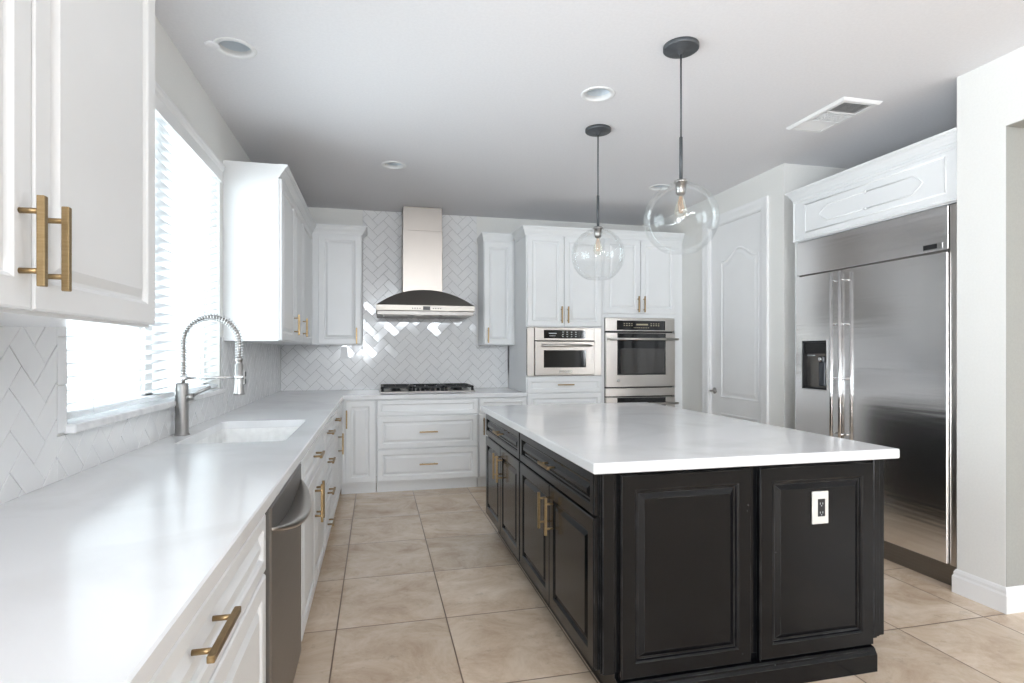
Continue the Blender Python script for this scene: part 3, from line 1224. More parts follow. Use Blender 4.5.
mb.build('canopy', M['steel_dark'], hd)
mb = MB()
mb.box(hx0 - 0.004, hx1 + 0.004, yf - 0.004, yr, 1.714, 1.770, 0.003)
bd = mb.build('control_band', M['band'], hd)
mb = MB()
mb.obox(*F_south(yf - 0.004), 0.445, 0.515, 1.722, 1.758, 0, 0.003)
mb.build('display', M['darkplastic'], bd)
for i in range(4):
    for sx in (-1, 1):
        mb = MB()
        cx_ = 0.48 + sx * (0.065 + 0.024 * i)
        mb.lathe([(0.0055, 0.0), (0.0055, -0.003), (0.004, -0.0045)], (cx_, yf - 0.004, 1.738), 12, axis='y')
        mb.build('button', M['darkplastic'], bd)
mb = MB()
mb.box(hx0 + 0.005, hx1 - 0.005, yf + 0.01, yr, 1.672, 1.713, 0.003)
un = mb.build('filter_tray', M['steel_dark'], hd)
for a in (0.06, 0.345, 0.63):
    mb = MB()
    for k in range(11):
        mb.box(a + 0.01, a + 0.255, yf + 0.05 + k * 0.045, yf + 0.08 + k * 0.045, 1.667, 1.674)
    mb.build('baffle_filter', M['steel_dark'], un)
mb = MB()
mb.box(0.265, 0.665, 5.905, yr, 1.85, CZ - 0.003, 0.003)
mb.box(0.262, 0.668, 5.902, yr, 1.85, 2.56, 0.003)
mb.build('chimney', M['hood'], hd)

# ------------------------------------------------------------------ upper cabinets
CRH = 0.085
UT = 2.475   # top of the boxes


def upper(name, x0, x1, y0, y1, z0, label, z1=UT, cat='cabinet'):
    o = thing(name, ((x0 + x1) / 2, (y0 + y1) / 2, z0), label, cat)
    mb = MB()
    mb.box(x0, x1, y0, y1, z0, z1 + 0.01)
    mb.build('carcass', M['cab'], o)
    return o


UX = -0.622
FU = F_east(UX)
XLT = XL + 0.001
# near one, top left of the picture
c = upper('wall_cabinet', XLT, UX, 0.58, 1.79, UB - 0.005, 'white double door wall cabinet nearest the camera, left of the window')
door(c, FU, 0.61, 1.19, UB + 0.003, UT, M['cab'], (1.152, 1.503), t=0.022, fw=0.058, hl=0.158)
door(c, FU, 1.196, 1.775, UB + 0.003, UT, M['cab'], (1.232, 1.503), t=0.022, fw=0.058, hl=0.158)
mb = MB()
crown(mb, [(UX, 0.58, 1, 0), (UX, 1.79, 1, 1), (XLT, 1.79, 0, 1)], UT, CRH, 0.055)
mb.build('crown_moulding', M['cab'], c)
# far one on the left wall
UT = 2.455
c = upper('wall_cabinet', XLT, UX, 3.965, YB - 0.001, UB, 'white wall cabinet on the left wall, right of the window', z1=UT)
for a, b, h in ((3.975, 4.59, 4.545), (4.60, 5.09, 5.05), (5.10, 5.80, None)):
    door(c, FU, a, b, UB + 0.006, UT - 0.01, M['cab'], (h, 1.515) if h else None, fw=0.055, hl=0.155)
mb = MB()
crown(mb, [(UX, 3.9655, 1, 0), (UX, 5.862, 1, -1)], UT, CRH, 0.055)
mb.box(XLT, UX, 3.966, YB - 0.002, UT, UT + CRH - 0.002)
mb.build('crown_moulding', M['cab'], c)
# corner one on the back wall
YU = 5.862
UT = 2.475
c = upper('wall_cabinet', UX + 0.001, -0.145, YU, YB - 0.001, UB, 'white single door wall cabinet left of the range hood')
door(c, F_south(YU), -0.552, -0.152, UB + 0.006, UT - 0.01, M['cab'], (-0.19, 1.47), hl=0.16)
mb = MB()
crown(mb, [(UX + 0.001, YU, 1, -1), (-0.145, YU, 1, -1), (-0.145, YB - 0.009, 1, 0)], UT, CRH, 0.055)
mb.build('crown_moulding', M['cab'], c)
# right of the hood
c = upper('wall_cabinet', 1.093, 1.428, YU, YB - 0.001, UB, 'narrow white single door wall cabinet right of the range hood')
door(c, F_south(YU), 1.10, 1.405, UB + 0.006, UT - 0.01, M['cab'], (1.135, 1.485), hl=0.16)
mb = MB()
crown(mb, [(1.093, YB - 0.009, -0.3, 0), (1.093, YU, -0.6, -1), (1.385, YU, 1, -1)], UT, CRH, 0.045)
mb.build('crown_moulding', M['cab'], c)

# ------------------------------------------------------------------ tall oven cabinets
YT = 5.41
FT = F_south(YT)
TT = 2.462
tall = []
for nm, a, b, lab in (('tall_cabinet', 1.432, 2.232, 'tall white cabinet housing the microwave oven'),
                      ('tall_cabinet', 2.234, XP - 0.002, 'tall white cabinet housing the double wall oven')):
    o = thing(nm, ((a + b) / 2, YT + 0.3, 0), lab, 'cabinet')
    tall.append(o)
MWX = (1.44, 2.22, 1.070, 1.553)
OVX = (2.262, 3.035, 0.36, 1.66)
for o, a, b, (ax, bx, az, bz) in ((tall[0], 1.432, 2.232, MWX), (tall[1], 2.234, XP - 0.002, OVX)):
    az, bz = az - 0.003, bz + 0.003
    mb = MB()
    mb.box(a, b, YT, YB - 0.001, bz, TT + 0.03)
    mb.box(a, b, YT, YB - 0.001, 0.10, az)
    mb.box(a, a + 0.004 if o is tall[0] else a + 0.024, YT, YB - 0.001, az, bz)
    mb.box(b - 0.008 if o is tall[0] else b - 0.09, b, YT, YB - 0.001, az, bz)
    mb.box(a, b, YB - 0.05, YB - 0.001, az, bz)
    mb.build('carcass', M['cab'], o)
    mb = MB()
    mb.box(a + 0.001, b - 0.001, YT + 0.05, YB - 0.03, 0, 0.10)
    mb.build('toe_kick', M['cab'], o)
door(tall[0], FT, 1.442, 1.82, 1.565, TT, M['cab'], (1.79, 1.68), hl=0.165)
door(tall[0], FT, 1.826, 2.224, 1.565, TT, M['cab'], (1.857, 1.68), hl=0.165)
door(tall[0], FT, 1.442, 2.224, 0.905, 1.052, M['cab'], ('h', 1.832, 0.985), fw=0.04, name='drawer', hl=0.17)
door(tall[0], FT, 1.442, 2.224, 0.62, 0.897, M['cab'], ('h', 1.832, 0.76), fw=0.05, name='drawer', hl=0.17)
door(tall[0], FT, 1.442, 2.224, 0.115, 0.612, M['cab'], ('h', 1.832, 0.38), fw=0.05, name='drawer', hl=0.17)
door(tall[1], FT, 2.25, 2.648, 1.705, TT, M['cab'], (2.618, 1.80), hl=0.165)
door(tall[1], FT, 2.654, 3.055, 1.705, TT, M['cab'], (2.684, 1.80), hl=0.165)
door(tall[1], FT, 2.25, 3.055, 0.115, 0.35, M['cab'], ('h', 2.65, 0.23), fw=0.05, name='drawer', hl=0.17)
mb = MB()
crown(mb, [(1.432, YU - 0.048, -1, 0), (1.432, YT, -1, -1), (2.232, YT, 0, -1)], TT, 0.09, 0.045)
mb.build('crown_moulding', M['cab'], tall[0])
mb = MB()
crown(mb, [(2.234, YT, 0, -1), (XP - 0.002, YT, 0, -1)], TT, 0.09, 0.045)
mb.build('crown_moulding', M['cab'], tall[1])

# microwave
mw = thing('microwave_oven', (1.83, YT + 0.2, MWX[2]), 'built in stainless microwave oven left of the double oven', 'microwave')
a, b, z0, z1 = MWX
mb = MB()
mb.box(a + 0.012, b - 0.012, YT + 0.002, YB - 0.06, z0 + 0.012, z1 - 0.012)
mb.build('body', M['darkplastic'], mw)
for u0, u1 in ((a, 1.513), (2.142, b)):
    mb = MB()
    mb.obox(*FT, u0, u1, z0, z1, -0.001, 0.018, 0.003)
    mb.build('trim_panel', M['steel'], mw)
mb = MB()
mb.obox(*FT, 1.516, 2.139, 1.424, z1, -0.001, 0.024, 0.003)
cp = mb.build('control_panel', M['steel'], mw)
mb = MB()
mb.obox(*FT, 1.61, 2.045, 1.445, 1.528, 0.024, 0.026)
mb.mi = 1
for i in range(4):
    for j in range(3):
        mb.obox(*FT, 1.80 + i * 0.045, 1.815 + i * 0.045, 1.46 + j * 0.022, 1.468 + j * 0.022, 0.026, 0.0266)
mb.obox(*FT, 1.66, 1.74, 1.49, 1.50, 0.026, 0.0266)
mb.obox(*FT, 1.665, 1.73, 1.468, 1.473, 0.026, 0.0266)
mb.build('control_glass', [M['blackglass'], M['display']], cp)
mb = MB()
mb.obox(*FT, 1.516, 2.139, z0 + 0.012, 1.416, -0.001, 0.03, 0.004)
md = mb.build('door', M['steel'], mw)
mb = MB()
mb.obox(*FT, 1.607, 2.05, 1.155, 1.328, 0.0295, 0.0315)
mb.build('door_window', M['blackglass'], md)
mb = MB()
fr = FT
mb.cyl(Vector((1.575, YT - 0.065, 1.375)), Vector((2.10, YT - 0.065, 1.375)), 0.012, n=14)
for x in (1.61, 2.065):
    mb.cyl(Vector((x, YT - 0.028, 1.375)), Vector((x, YT - 0.065, 1.375)), 0.009, n=10)
mb.build('handle', M['steel'], md)
mb = MB()
mb.obox(*FT, 1.765, 1.90, 1.098, 1.128, 0.0295, 0.0325, 0.001)
mb.obox(*FT, 1.79, 1.875, 1.108, 1.118, 0.0325, 0.0332)
mb.build('badge', M['chrome'], md)
mb = MB()
mb.obox(*FT, a, b, z0, z0 + 0.010, -0.001, 0.016)
mb.build('vent_strip', M['steel_dark'], mw)

# double wall oven
ov = thing('double_wall_oven', (2.65, YT + 0.2, OVX[2]), 'stainless steel double wall oven right of the microwave', 'oven')
a, b, z0, z1 = OVX
mb = MB()
mb.box(a + 0.012, b - 0.012, YT + 0.002, YB - 0.06, z0 + 0.012, z1 - 0.012)
mb.build('body', M['darkplastic'], ov)
mb = MB()
mb.obox(*FT, a, b, 1.525, z1, -0.001, 0.024, 0.003)
cp = mb.build('control_panel', M['steel'], ov)
mb = MB()
mb.obox(*FT, 2.385, 2.925, 1.535, 1.632, 0.024, 0.026)
mb.mi = 1
for x0 in (2.46, 2.76):
    for i in range(4):
        for j in range(2):
            mb.obox(*FT, x0 + i * 0.028, x0 + 0.014 + i * 0.028, 1.578 + j * 0.02, 1.586 + j * 0.02, 0.026, 0.0266)
mb.obox(*FT, 2.60, 2.73, 1.585, 1.60, 0.026, 0.0266)
for i in range(9):
    mb.obox(*FT, 2.57 + i * 0.02, 2.582 + i * 0.02, 1.557, 1.563, 0.026, 0.0266)
mb.build('control_glass', [M['blackglass'], M['amber']], cp)


def oven_door(v0, v1, win):
    mb = MB()
    mb.obox(*FT, a, b, v0, v1, -0.001, 0.036, 0.004)
    d = mb.build('door', M['steel'], ov)
    mb = MB()
    mb.obox(*FT, 2.385, 2.925, win[0], win[2], 0.0355, 0.0375)
    g = mb.build('door_glass', M['blackglass'], d)
    mb = MB()
    mb.obox(*FT, 2.42, 2.905, win[0] + 0.015, win[1], 0.0375, 0.038)
    mb.build('window', M['ovenglass'], g)
    mb = MB()
    hz = v1 - 0.065
    mb.cyl(Vector((a + 0.025, YT - 0.085, hz)), Vector((b + 0.01, YT - 0.085, hz)), 0.0125, n=14)
    for x in (a + 0.06, b - 0.045):
        mb.cyl(Vector((x, YT - 0.034, hz)), Vector((x, YT - 0.085, hz)), 0.010, n=10)
    mb.build('handle', M['steel'], d)
    return d


d = oven_door(0.952, 1.507, (1.075, 1.345, 1.502))
mb = MB()
mb.lathe([(0.016, 0), (0.016, -0.002), (0.013, -0.003)], (2.395, YT - 0.036, 1.02), 20, axis='y')
mb.build('badge', M['chrome'], d)
mb = MB()
mb.obox(*FT, a, b, 0.858, 0.94, -0.001, 0.03, 0.003)
mb.build('vent_panel', M['steel'], ov)
oven_door(z0, 0.846, (z0 + 0.12, 0.70, 0.842))

# ------------------------------------------------------------------ pantry door
mb = MB()
T0 = 0.02   # the leaf sits a little back in its frame
mb.box(XP + T0, XP + T0 + 0.035, DY0 + 0.006, DY1 - 0.006, 0.008, DZ - 0.006)
FP = F_west(XP + T0)


def arched(u0, u1, v0, v1, rise, i, h, n=14):
    """cathedral-top panel outline, inset by i, at height h"""
    O, U, N = FP
    u0, u1, v0, v1 = u0 + i, u1 - i, v0 + i, v1 - i
    pts = [(u0, v0), (u1, v0)]
    for k in range(n + 1):
        s = 1 - 2 * k / n
        uu = (u0 + u1) / 2 + s * (u1 - u0) / 2
        pts.append((uu, v1 - rise + rise * (0.5 + 0.5 * math.cos(math.pi * min(1, abs(s) * 1.12)))))
    return [O + U * uu + Z * vv + N * h for uu, vv in pts]


def moulded(u0, u1, v0, v1, rise):
    prof = [(0, 0), (0.006, 0.006), (0.014, 0.007), (0.022, 0.001), (0.034, 0.001), (0.058, 0.006), (0.06, 0.006)]
    mb.rings([arched(u0, u1, v0, v1, rise, i, h) for i, h in prof], True, False)


moulded(-(DY1 - 0.165), -(DY0 + 0.06), 0.88, 2.26, 0.10)
moulded(-(DY1 - 0.165), -(DY0 + 0.06), 0.25, 0.74, 0.0001)
dr = struct(mb.build('door_1', M['trim'], origin=(XP + T0, (DY0 + DY1) / 2, 0)))
mb = MB()
ky, kz = DY1 - 0.062, 0.94
mb.lathe([(0.030, 0), (0.030, -0.006), (0.024, -0.010), (0.011, -0.012), (0.011, -0.042)], (XP + T0, ky, kz), 22, axis='x')
mb.tube([(XP + T0 - 0.045, ky, kz), (XP + T0 - 0.05, ky - 0.02, kz), (XP + T0 - 0.05, ky - 0.06, kz + 0.004), (XP + T0 - 0.048, ky - 0.10, kz - 0.004)], [0.011, 0.0105, 0.009, 0.007], 12)
mb.build('lever_handle', M['nickel'], dr)
mb = MB()


def casing(y0, y1, z1, cwid=0.09):
    prof = [(0, 0), (0, 0.010), (0.02, 0.016), (cwid - 0.03, 0.018), (cwid - 0.012, 0.022), (cwid, 0.022), (cwid, 0)]
    loops = []
    for yy, zz, sy, sz in ((y0, 0, -1, 0), (y0, z1, -1, 1), (y1, z1, 1, 1), (y1, 0, 1, 0)):
        loops.append([Vector((XP - 0.0005 - d, yy + sy * w_, zz + sz * w_)) for w_, d in prof])
    mb.rings(loops, True, True)


casing(DY0, DY1, DZ)
for ya, yb, za, zb in ((DY0, DY0 + 0.006, 0, DZ), (DY1 - 0.006, DY1, 0, DZ), (DY0, DY1, DZ - 0.006, DZ)):
    mb.box(XP + 0.001, XP + 0.118, ya, yb, za, zb)
struct(mb.build('trim_2', M['trim']))

# ------------------------------------------------------------------ refrigerator
FXR = 3.128
FR0, FR1 = 2.478, 3.698
FG = F_west(FXR)
fr_ = thing('refrigerator', (FXR + 0.33, (FR0 + FR1) / 2, 0), 'large built in stainless side by side refrigerator', 'refrigerator')
mb = MB()
mb.box(FXR + 0.005, FXR + 0.62, FR0, FR1, 0.0, 2.134)
mb.build('body', M['steel_dark'], fr_)
mb = MB()
mb.obox(*FG, -FR1, -FR0 - 0.045, 1.886, 2.132, -0.002, 0.02, 0.003)
gr = mb.build('top_grille', M['fridge'], fr_)
mb = MB()
mb.obox(*FG, -2.672, -2.553, 1.897, 1.932, 0.0195, 0.0225, 0.001)
bd = mb.build('badge', M['chrome'], gr)
mb = MB()
mb.obox(*FG, -2.668, -2.585, 1.901, 1.928, 0.0225, 0.0232)
mb.build('badge_print', M['darkplastic'], bd)
mb = MB()
mb.obox(*FG, -FR0 - 0.041, -FR0, 0.12, 2.132, -0.002, 0.012, 0.002)
mb.build('side_trim', M['steel'], fr_)
SPL = 3.262   # between freezer and refrigerator doors
# freezer door with the dispenser recess
u0, u1, v0, v1 = -FR1, -SPL - 0.003, 0.125, 1.872
du0, du1, dv0, dv1 = -3.628, -3.392, 1.040, 1.392
O, U, N = FG
mb = MB()
tt = 0.028
mb.obox(O, U, N, u0, du0, v0, v1, -0.002, tt)
mb.obox(O, U, N, du1, u1, v0, v1, -0.002, tt)
mb.obox(O, U, N, du0, du1, v0, dv0, -0.002, tt)
mb.obox(O, U, N, du0, du1, dv1, v1, -0.002, tt)
bmesh.ops.remove_doubles(mb.bm, verts=mb.bm.verts, dist=1e-5)
fz = mb.build('freezer_door', M['fridge'], fr_)
mb = MB()
dp = -0.012
mb.rings([rect(FG, du0, du1, dv0, dv1, tt + 0.002), rect(FG, du0 + 0.012, du1 - 0.012, dv0 + 0.012, dv1 - 0.012, tt + 0.002),
          rect(FG, du0 + 0.014, du1 - 0.014, dv0 + 0.014, dv1 - 0.014, dp)], True, False)
dsp = mb.build('dispenser', M['darkplastic'], fz, fix=True)
mb = MB()
mb.rings([rect(FG, du0 - 0.01, du1 + 0.003, dv0 - 0.008, dv1 + 0.003, tt - 0.001), rect(FG, du0 - 0.008, du1 + 0.002, dv0 - 0.006, dv1 + 0.002, tt + 0.004),
          rect(FG, du0, du1, dv0, dv1, tt + 0.004), rect(FG, du0, du1, dv0, dv1, tt - 0.003)], False, False)
mb.build('dispenser_bezel', M['chrome'], fz)
mb = MB()
for k in range(5):
    mb.obox(O, U, N, du0 + 0.02, du1 - 0.02, 1.318 + k * 0.011, 1.325 + k * 0.011, tt - 0.012, tt - 0.002)
mb.obox(O, U, N, du0 + 0.016, du1 - 0.016, 1.298, 1.378, dp, tt - 0.012)
mb.build('dispenser_louvre', M['darkplastic'], fz)
mb = MB()
mb.obox(O, U, N, du0 + 0.035, du0 + 0.09, 1.281, 1.289, dp + 0.001, dp + 0.03)
mb.build('dispenser_label', M['display'], fz)
mb = MB()
mb.obox(O, U, N, -3.49, -3.425, 1.065, 1.24, dp, dp + 0.025, 0.006)
mb.obox(O, U, N, -3.485, -3.43, 1.235, 1.28, dp, dp + 0.034, 0.008)
mb.build('dispenser_paddle', principled('dark_grey_paddle', (0.05, 0.055, 0.065), 0.2), fz)
mb = MB()
mb.lathe([(0.017, 0), (0.017, -0.006), (0.010, -0.009)], (FXR - dp - 0.034, 3.46, 1.257), 16, axis='x')
mb.build('dispenser_knob', M['chrome'], fz)
# refrigerator door
mb = MB()
mb.obox(O, U, N, -SPL + 0.003, -FR0 - 0.045, v0, v1, -0.002, tt, 0.003)
rd = mb.build('refrigerator_door', M['fridge'], fr_)
for par, yy in ((fz, SPL + 0.04), (rd, SPL - 0.035)):
    mb = MB()
    hxp = FXR - 0.075
    mb.cyl((hxp, yy, 0.20), (hxp, yy, 1.855), 0.012, n=16)
    for zz in (0.26, 0.75, 1.16 - 0.03, 1.48 + 0.02, 1.80):
        mb.cyl((hxp, yy, zz), (FXR - tt + 0.001, yy, zz), 0.0075, n=10)
    mb.build('handle', M['chrome'], par)
mb = MB()
mb.obox(O, U, N, -FR1, -FR0 - 0.01, 0.0, 0.112, -0.06, -0.008, 0.003)
for k in range(4):
    mb.obox(O, U, N, -FR1 + 0.03, -FR0 - 0.05, 0.024 + k * 0.02, 0.034 + k * 0.02, -0.012, -0.004)
mb.build('toe_grille', M['steel_dark'], fr_)

# cabinet over the refrigerator, with an applied arrow-ended moulding
CX0 = 3.118
oc = thing('refrigerator_cabinet', (FXR + 0.3, 3.09, 2.14), 'white panelled cabinet box with crown above the refrigerator', 'cabinet')
mb = MB()
mb.box(CX0 + 0.002, FXR + 0.66, FR0 - 0.03, FR1 + 0.032, 2.14, 2.46)
mb.box(CX0 + 0.002, FXR + 0.66, FR1 + 0.006, FR1 + 0.032, 0, 2.14)
mb.build('carcass', M['cab'], oc)
FO = F_west(CX0)
mb = MB()
raised_panel(mb, FO, -(FR1 + 0.03), -(FR0 - 0.03), 2.145, 2.452, 0.02, 0.012, False)
pn = mb.build('panel', M['cab'], oc)
fo2 = (FO[0] + FO[2] * 0.018, FO[1], FO[2])


def strip(mb, pts, wid=0.010, hgt=0.006):
    """half-round moulding along (u, v) points on the panel face"""
    O, U, N = fo2
    P = [O + U * u + Z * v for u, v in pts]
    mb.tube(P, hgt, 8)


mb = MB()
strip(mb, [(-3.60, 2.20), (-3.60, 2.405)])
strip(mb, [(-3.60, 2.405), (-2.53, 2.405)])
strip(mb, [(-2.53, 2.405), (-2.53, 2.20)])
strip(mb, [(-2.53, 2.20), (-3.60, 2.20)])
mb.build('frame_moulding', M['cab'], pn)
mb = MB()
cu = -3.065
for s in (1, -1):
    strip(mb, [(cu + s * 0.0, 2.245), (cu + s * 0.33, 2.245), (cu + s * 0.37, 2.272), (cu + s * 0.40, 2.30), (cu + s * 0.37, 2.328), (cu + s * 0.33, 2.355), (cu, 2.355)], hgt=0.005)
mb.build('arrow_moulding', M['cab'], pn)
mb = MB()
for vv in (2.245, 2.355):
    p = fo2[0] + fo2[1] * cu + Z * vv
    mb.lathe([(0.012, 0.002), (0.010, -0.008), (0.004, -0.011)], p, 12, axis='x')
mb.build('rosette', M['cab'], pn)
mb = MB()
crown(mb, [(CX0 + 0.60, FR1 + 0.032, 0, 1), (CX0, FR1 + 0.032, -1, 1), (CX0, PY1 + 0.002, -1, 0)], 2.452, 0.082, 0.048)
mb.build('crown_moulding', M['cab'], oc)

# ------------------------------------------------------------------ island
BX0, BX1, BY0, BY1 = 0.80, 2.064, 1.955, 4.095
isl = thing('kitchen_island', ((BX0 + BX1) / 2, (BY0 + BY1) / 2, 0), 'black painted island cabinet with brass pulls standing on the tiled floor', 'kitchen island')
mb = MB()
mb.box(BX0, BX1, BY0, BY1, 0.125, CU - 0.0005)
mb.build('body', M['black'], isl)
mb = MB()
mb.box(BX0 + 0.06, BX1 - 0.07, BY0 + 0.01, BY1 - 0.06, 0, 0.126)
mb.build('toe_kick', M['black'], isl)
FW = F_west(BX0)
for y0, y1, pc in ((1.968, 3.07, 2.50), (3.09, 4.085, 3.565)):
    dr_ = door(isl, FW, -y1, -y0, 0.705, 0.862, M['black'], ('h', -pc, 0.79), fw=0.04, name='drawer', hl=0.16, t=0.022)
    ym = (y0 + y1) / 2
    door(isl, FW, -y1, -(ym + 0.002), 0.135, 0.695, M['black'], (-(ym + 0.055), 0.565), t=0.022, fw=0.062, hl=0.17)
    door(isl, FW, -(ym - 0.002), -y0, 0.135, 0.695, M['black'], (-(ym - 0.055), 0.565), t=0.022, fw=0.062, hl=0.17)
FI = F_south(BY0)
mb = MB()   # corner pilaster and its shadow reveal
mb.obox(*FI, BX0 + 0.004, BX0 + 0.052, 0.125, CU - 0.001, 0, 0.014, 0.003)
mb.build('pilaster', M['black'], isl)
for a, b in ((0.872, 1.418), (1.457, 1.996)):
    mb = MB()
    raised_panel(mb, FI, a, b, 0.104, 0.858, 0.024, 0.062)
    mb.build('end_panel', M['black'], isl)
mb = MB()
mb.obox(*FI, 2.000, 2.019, 0.125, CU - 0.001, 0, 0.018, 0.003)
mb.obox(*FI, 2.019, 2.040, 0.125, CU - 0.001, 0, 0.010, 0.003)
mb.obox(*FI, 2.040, BX1 + 0.006, 0.125, CU - 0.001, -0.02, 0.003, 0.003)
mb.build('pilaster', M['black'], isl)
mb = MB()
prof = [(0, 0), (0.05, 0), (0.05, 0.070), (0.042, 0.080), (0.040, 0.088), (0.032, 0.094), (0, 0.101)]
mb.rings([[Vector((BX0 + 0.06, BY0 + 0.012 - p, q)) for p, q in prof], [Vector((1.998, BY0 + 0.012 - p, q)) for p, q in prof]], True, True)
mb.build('base_moulding', M['black'], isl)

ou = thing('power_outlet', (1.730, BY0 - 0.024, 0.625), 'white framed black power outlet on the right end panel of the island', 'outlet')
FOu = F_south(BY0 - 0.0235)
mb = MB()
mb.obox(*FOu, 1.692, 1.768, 0.622, 0.752, 0.0, 0.007, 0.002)
mb.build('cover_plate', M['plate'], ou)
mb = MB()
mb.obox(*FOu, 1.716, 1.750, 0.652, 0.722, 0.0065, 0.009, 0.001)
sk = mb.build('socket', M['darkplastic'], ou)
mb = MB()
for zz in (0.668, 0.704):
    for uu in (1.726, 1.738):
        mb.obox(*FOu, uu - 0.0012, uu + 0.0012, zz - 0.004, zz + 0.004, 0.0088, 0.0094)
    mb.obox(*FOu, 1.7305, 1.7345, zz - 0.011, zz - 0.007, 0.0088, 0.0094)
mb.build('slot', M['display'], sk)

ou = thing('wall_outlet', (-0.329, YB - 0.008, 1.25), 'small white outlet plate on the herringbone tile left of the hood', 'outlet')
FOu = F_south(YB - 0.007)
mb = MB()
mb.obox(*FOu, -0.362, -0.292, 1.245, 1.36, 0, 0.006, 0.002)
mb.build('cover_plate', M['trim'], ou)
mb = MB()
for zz in (1.282, 1.325):
    mb.obox(*FOu, -0.343, -0.311, zz - 0.014, zz + 0.014, 0.006, 0.0075, 0.0005)
mb.build('socket', M['trim'], ou)

# ------------------------------------------------------------------ pendants
def pendant(x, y, label):
    o = thing('pendant_light', (x, y, CZ), label, 'pendant lamp', 'globe pendants over the island')
    mb = MB()
    mb.lathe([(0.085, 0.0), (0.085, -0.018), (0.080, -0.022), (0.02, -0.024), (0.012, -0.040), (0.006, -0.042)], (x, y, CZ), 36)
    mb.build('canopy', M['bronze'], o)
    R = 0.178
    zc = 1.96
    zt = zc + R
    mb = MB()
    mb.cyl((x, y, CZ - 0.04), (x, y, zt + 0.20), 0.0045, n=10)
    mb.cyl((x, y, zt + 0.22), (x, y, zt + 0.005), 0.0085, n=12)
    mb.build('stem', M['bronze'], o)
    mb = MB()
    mb.lathe([(0.008, 0.012), (0.030, 0.010), (0.033, 0.004), (0.033, -0.002), (0.026, -0.004), (0.024, -0.045), (0.020, -0.060), (0.012, -0.062)], (x, y, zt), 24)
    sk = mb.build('socket', M['nickel'], o)
    mb = MB()
    prof = []
    a0 = math.asin(0.030 / R)
    a1 = math.pi - math.asin(0.46)
    for i in range(41):
        t = a0 + (a1 - a0) * i / 40
        prof.append((R * math.sin(t), R * math.cos(t)))
    # thickened, rolled lip at the open bottom
    rl_, hl_ = prof[-1]
    prof += [(rl_ - 0.002, hl_ - 0.002), (rl_ - 0.004, hl_), (rl_ - 0.003, hl_ + 0.003)]
    mb.lathe(prof, (x, y, zc), 56, caps=(False, False))
    mb.build('globe', M['globe'], o)
    mb = MB()
    mb.lathe([(0.012, -0.060), (0.013, -0.072), (0.020, -0.10), (0.030, -0.13), (0.0305, -0.145), (0.024, -0.165), (0.010, -0.176), (0.001, -0.178)], (x, y, zt), 24)
    bu = mb.build('bulb', M['bulb'], o)
    mb = MB()
    for s in (-1, 0, 1):
        mb.tube([(x + s * 0.004, y, zt - 0.068), (x + s * 0.010, y + 0.004, zt - 0.10), (x + s * 0.012, y - 0.004, zt - 0.125), (x + s * 0.006, y, zt - 0.15)], 0.0016, 5)
    mb.build('filament', M['filament'], bu)
    return o


pendant(1.447, 2.507, 'clear glass globe pendant hanging above the near half of the island')
pendant(1.445, 3.57, 'clear glass globe pendant hanging above the far half of the island')

# ------------------------------------------------------------------ recessed downlights
labs = ['round recessed ceiling downlight close to the left wall above the window',
        'round recessed ceiling downlight left of the two pendant canopies',
        'small round recessed ceiling downlight in front of the range hood chimney',
        'round recessed ceiling downlight half hidden behind the near glass globe']
canm = principled('downlight_baffle', (0.66, 0.72, 0.77), 0.45, 0.0)
for (x, y), lb in zip(CANS, labs):
    o = thing('recessed_downlight', (x, y, CZ), lb, 'ceiling light', 'recessed ceiling downlights')
    mb = MB()
    mb.lathe([(0.073, 0.0005), (0.098, -0.0005), (0.098, -0.004), (0.094, -0.006), (0.076, -0.006), (0.072, 0.0), (0.072, 0.02)], (x, y, CZ), 40, caps=(False, False))
    mb.build('trim_ring', M['trim'], o)
    mb = MB()
    mb.lathe([(0.0735, 0.002), (0.070, 0.06), (0.055, 0.11), (0.03, 0.125)], (x, y, CZ), 40, caps=(False, True))
    mb.build('reflector', canm, o, fix=False)

mb = MB()
mb.lathe([(0.034, -0.0005), (0.034, -0.006), (0.028, -0.010), (0.008, -0.011)], (-0.775, 3.02, CZ), 20)
tag(mb.build('ceiling_sensor', M['ceil']), 'tiny white round cap on the ceiling beside the downlight near the window', 'sensor')

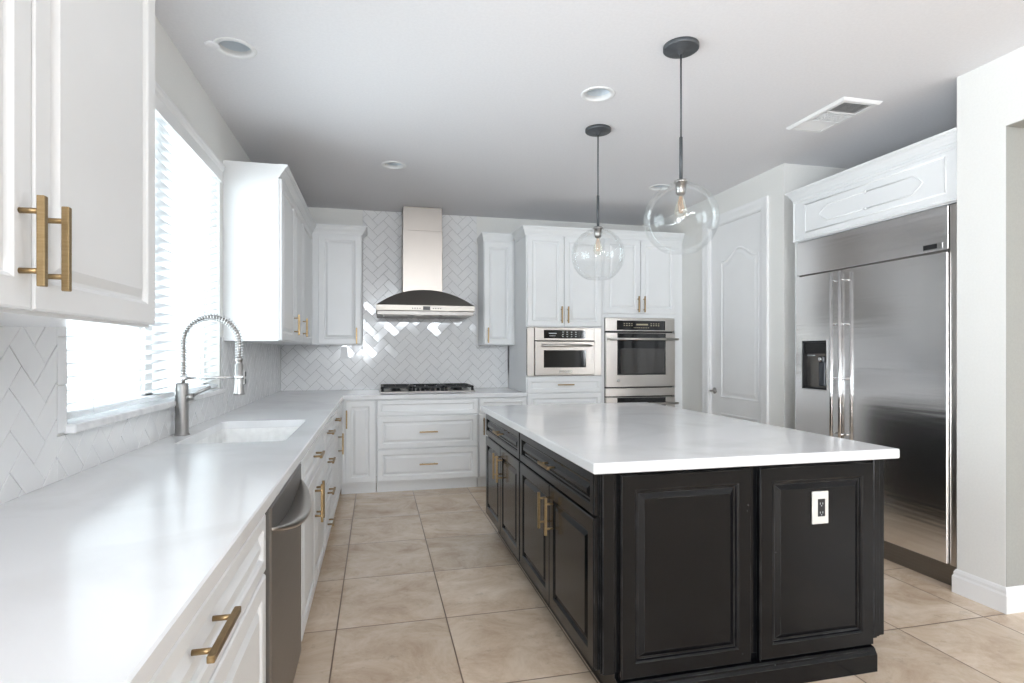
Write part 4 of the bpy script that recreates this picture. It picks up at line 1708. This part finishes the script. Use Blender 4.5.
# ------------------------------------------------------------------ ceiling register
vx0, vx1, vy0, vy1 = 2.66, 2.935, 2.78, 3.262
ve = thing('ceiling_vent', ((vx0 + vx1) / 2, (vy0 + vy1) / 2, CZ), 'white rectangular air register on the ceiling near the refrigerator', 'vent')
mb = MB()
vz = CZ - 0.0005
P = lambda i, z: [Vector((a, b, z)) for a, b in ((vx0 + i, vy0 + i), (vx1 - i, vy0 + i), (vx1 - i, vy1 - i), (vx0 + i, vy1 - i))]
mb.rings([P(0, vz), P(0.0, vz - 0.004), P(0.012, vz - 0.016), P(0.036, vz - 0.016), P(0.038, vz - 0.004)], False, False)
ys = [vy0 + 0.036, vy0 + 0.173, vy0 + 0.309, vy1 - 0.036]
for yy in ys[1:3]:
    mb.box(vx0 + 0.03, vx1 - 0.03, yy - 0.008, yy + 0.008, vz - 0.016, vz - 0.004)
mb.build('frame', M['trim'], ve)
mb = MB()
mb.box(vx0 + 0.03, vx1 - 0.03, vy0 + 0.03, vy1 - 0.03, vz - 0.003, vz)
mb.build('duct_backing', M['darkgap'], ve)
for si, (ya, yb) in enumerate(zip(ys, ys[1:])):
    mb = MB()
    ang = (0.75, 0.10, -1.05)[si]
    if si == 1:
        nn = 9
        for k in range(nn):
            xx = vx0 + 0.045 + (vx1 - vx0 - 0.09) * k / (nn - 1)
            mb.box(xx - 0.0012, xx + 0.0012, ya + 0.008, yb - 0.008, vz - 0.015, vz - 0.004)
        for k in range(5):
            yy = ya + 0.012 + (yb - ya - 0.024) * k / 4
            mb.box(vx0 + 0.038, vx1 - 0.038, yy - 0.001, yy + 0.001, vz - 0.014, vz - 0.005)
    else:
        for k in range(9):
            yy = ya + 0.012 + (yb - ya - 0.024) * k / 8
            dy, dz = 0.0065 * math.sin(ang), 0.0065 * math.cos(ang)
            zc = vz - 0.0095
            mb.prism([(vx0 + 0.038, yy - dy, zc - dz), (vx0 + 0.038, yy - dy + 0.0012, zc - dz), (vx0 + 0.038, yy + dy + 0.0012, zc + dz * 0.9), (vx0 + 0.038, yy + dy, zc + dz * 0.9)], (vx1 - vx0 - 0.076, 0, 0))
    mb.build('louvre', M['trim'], ve)
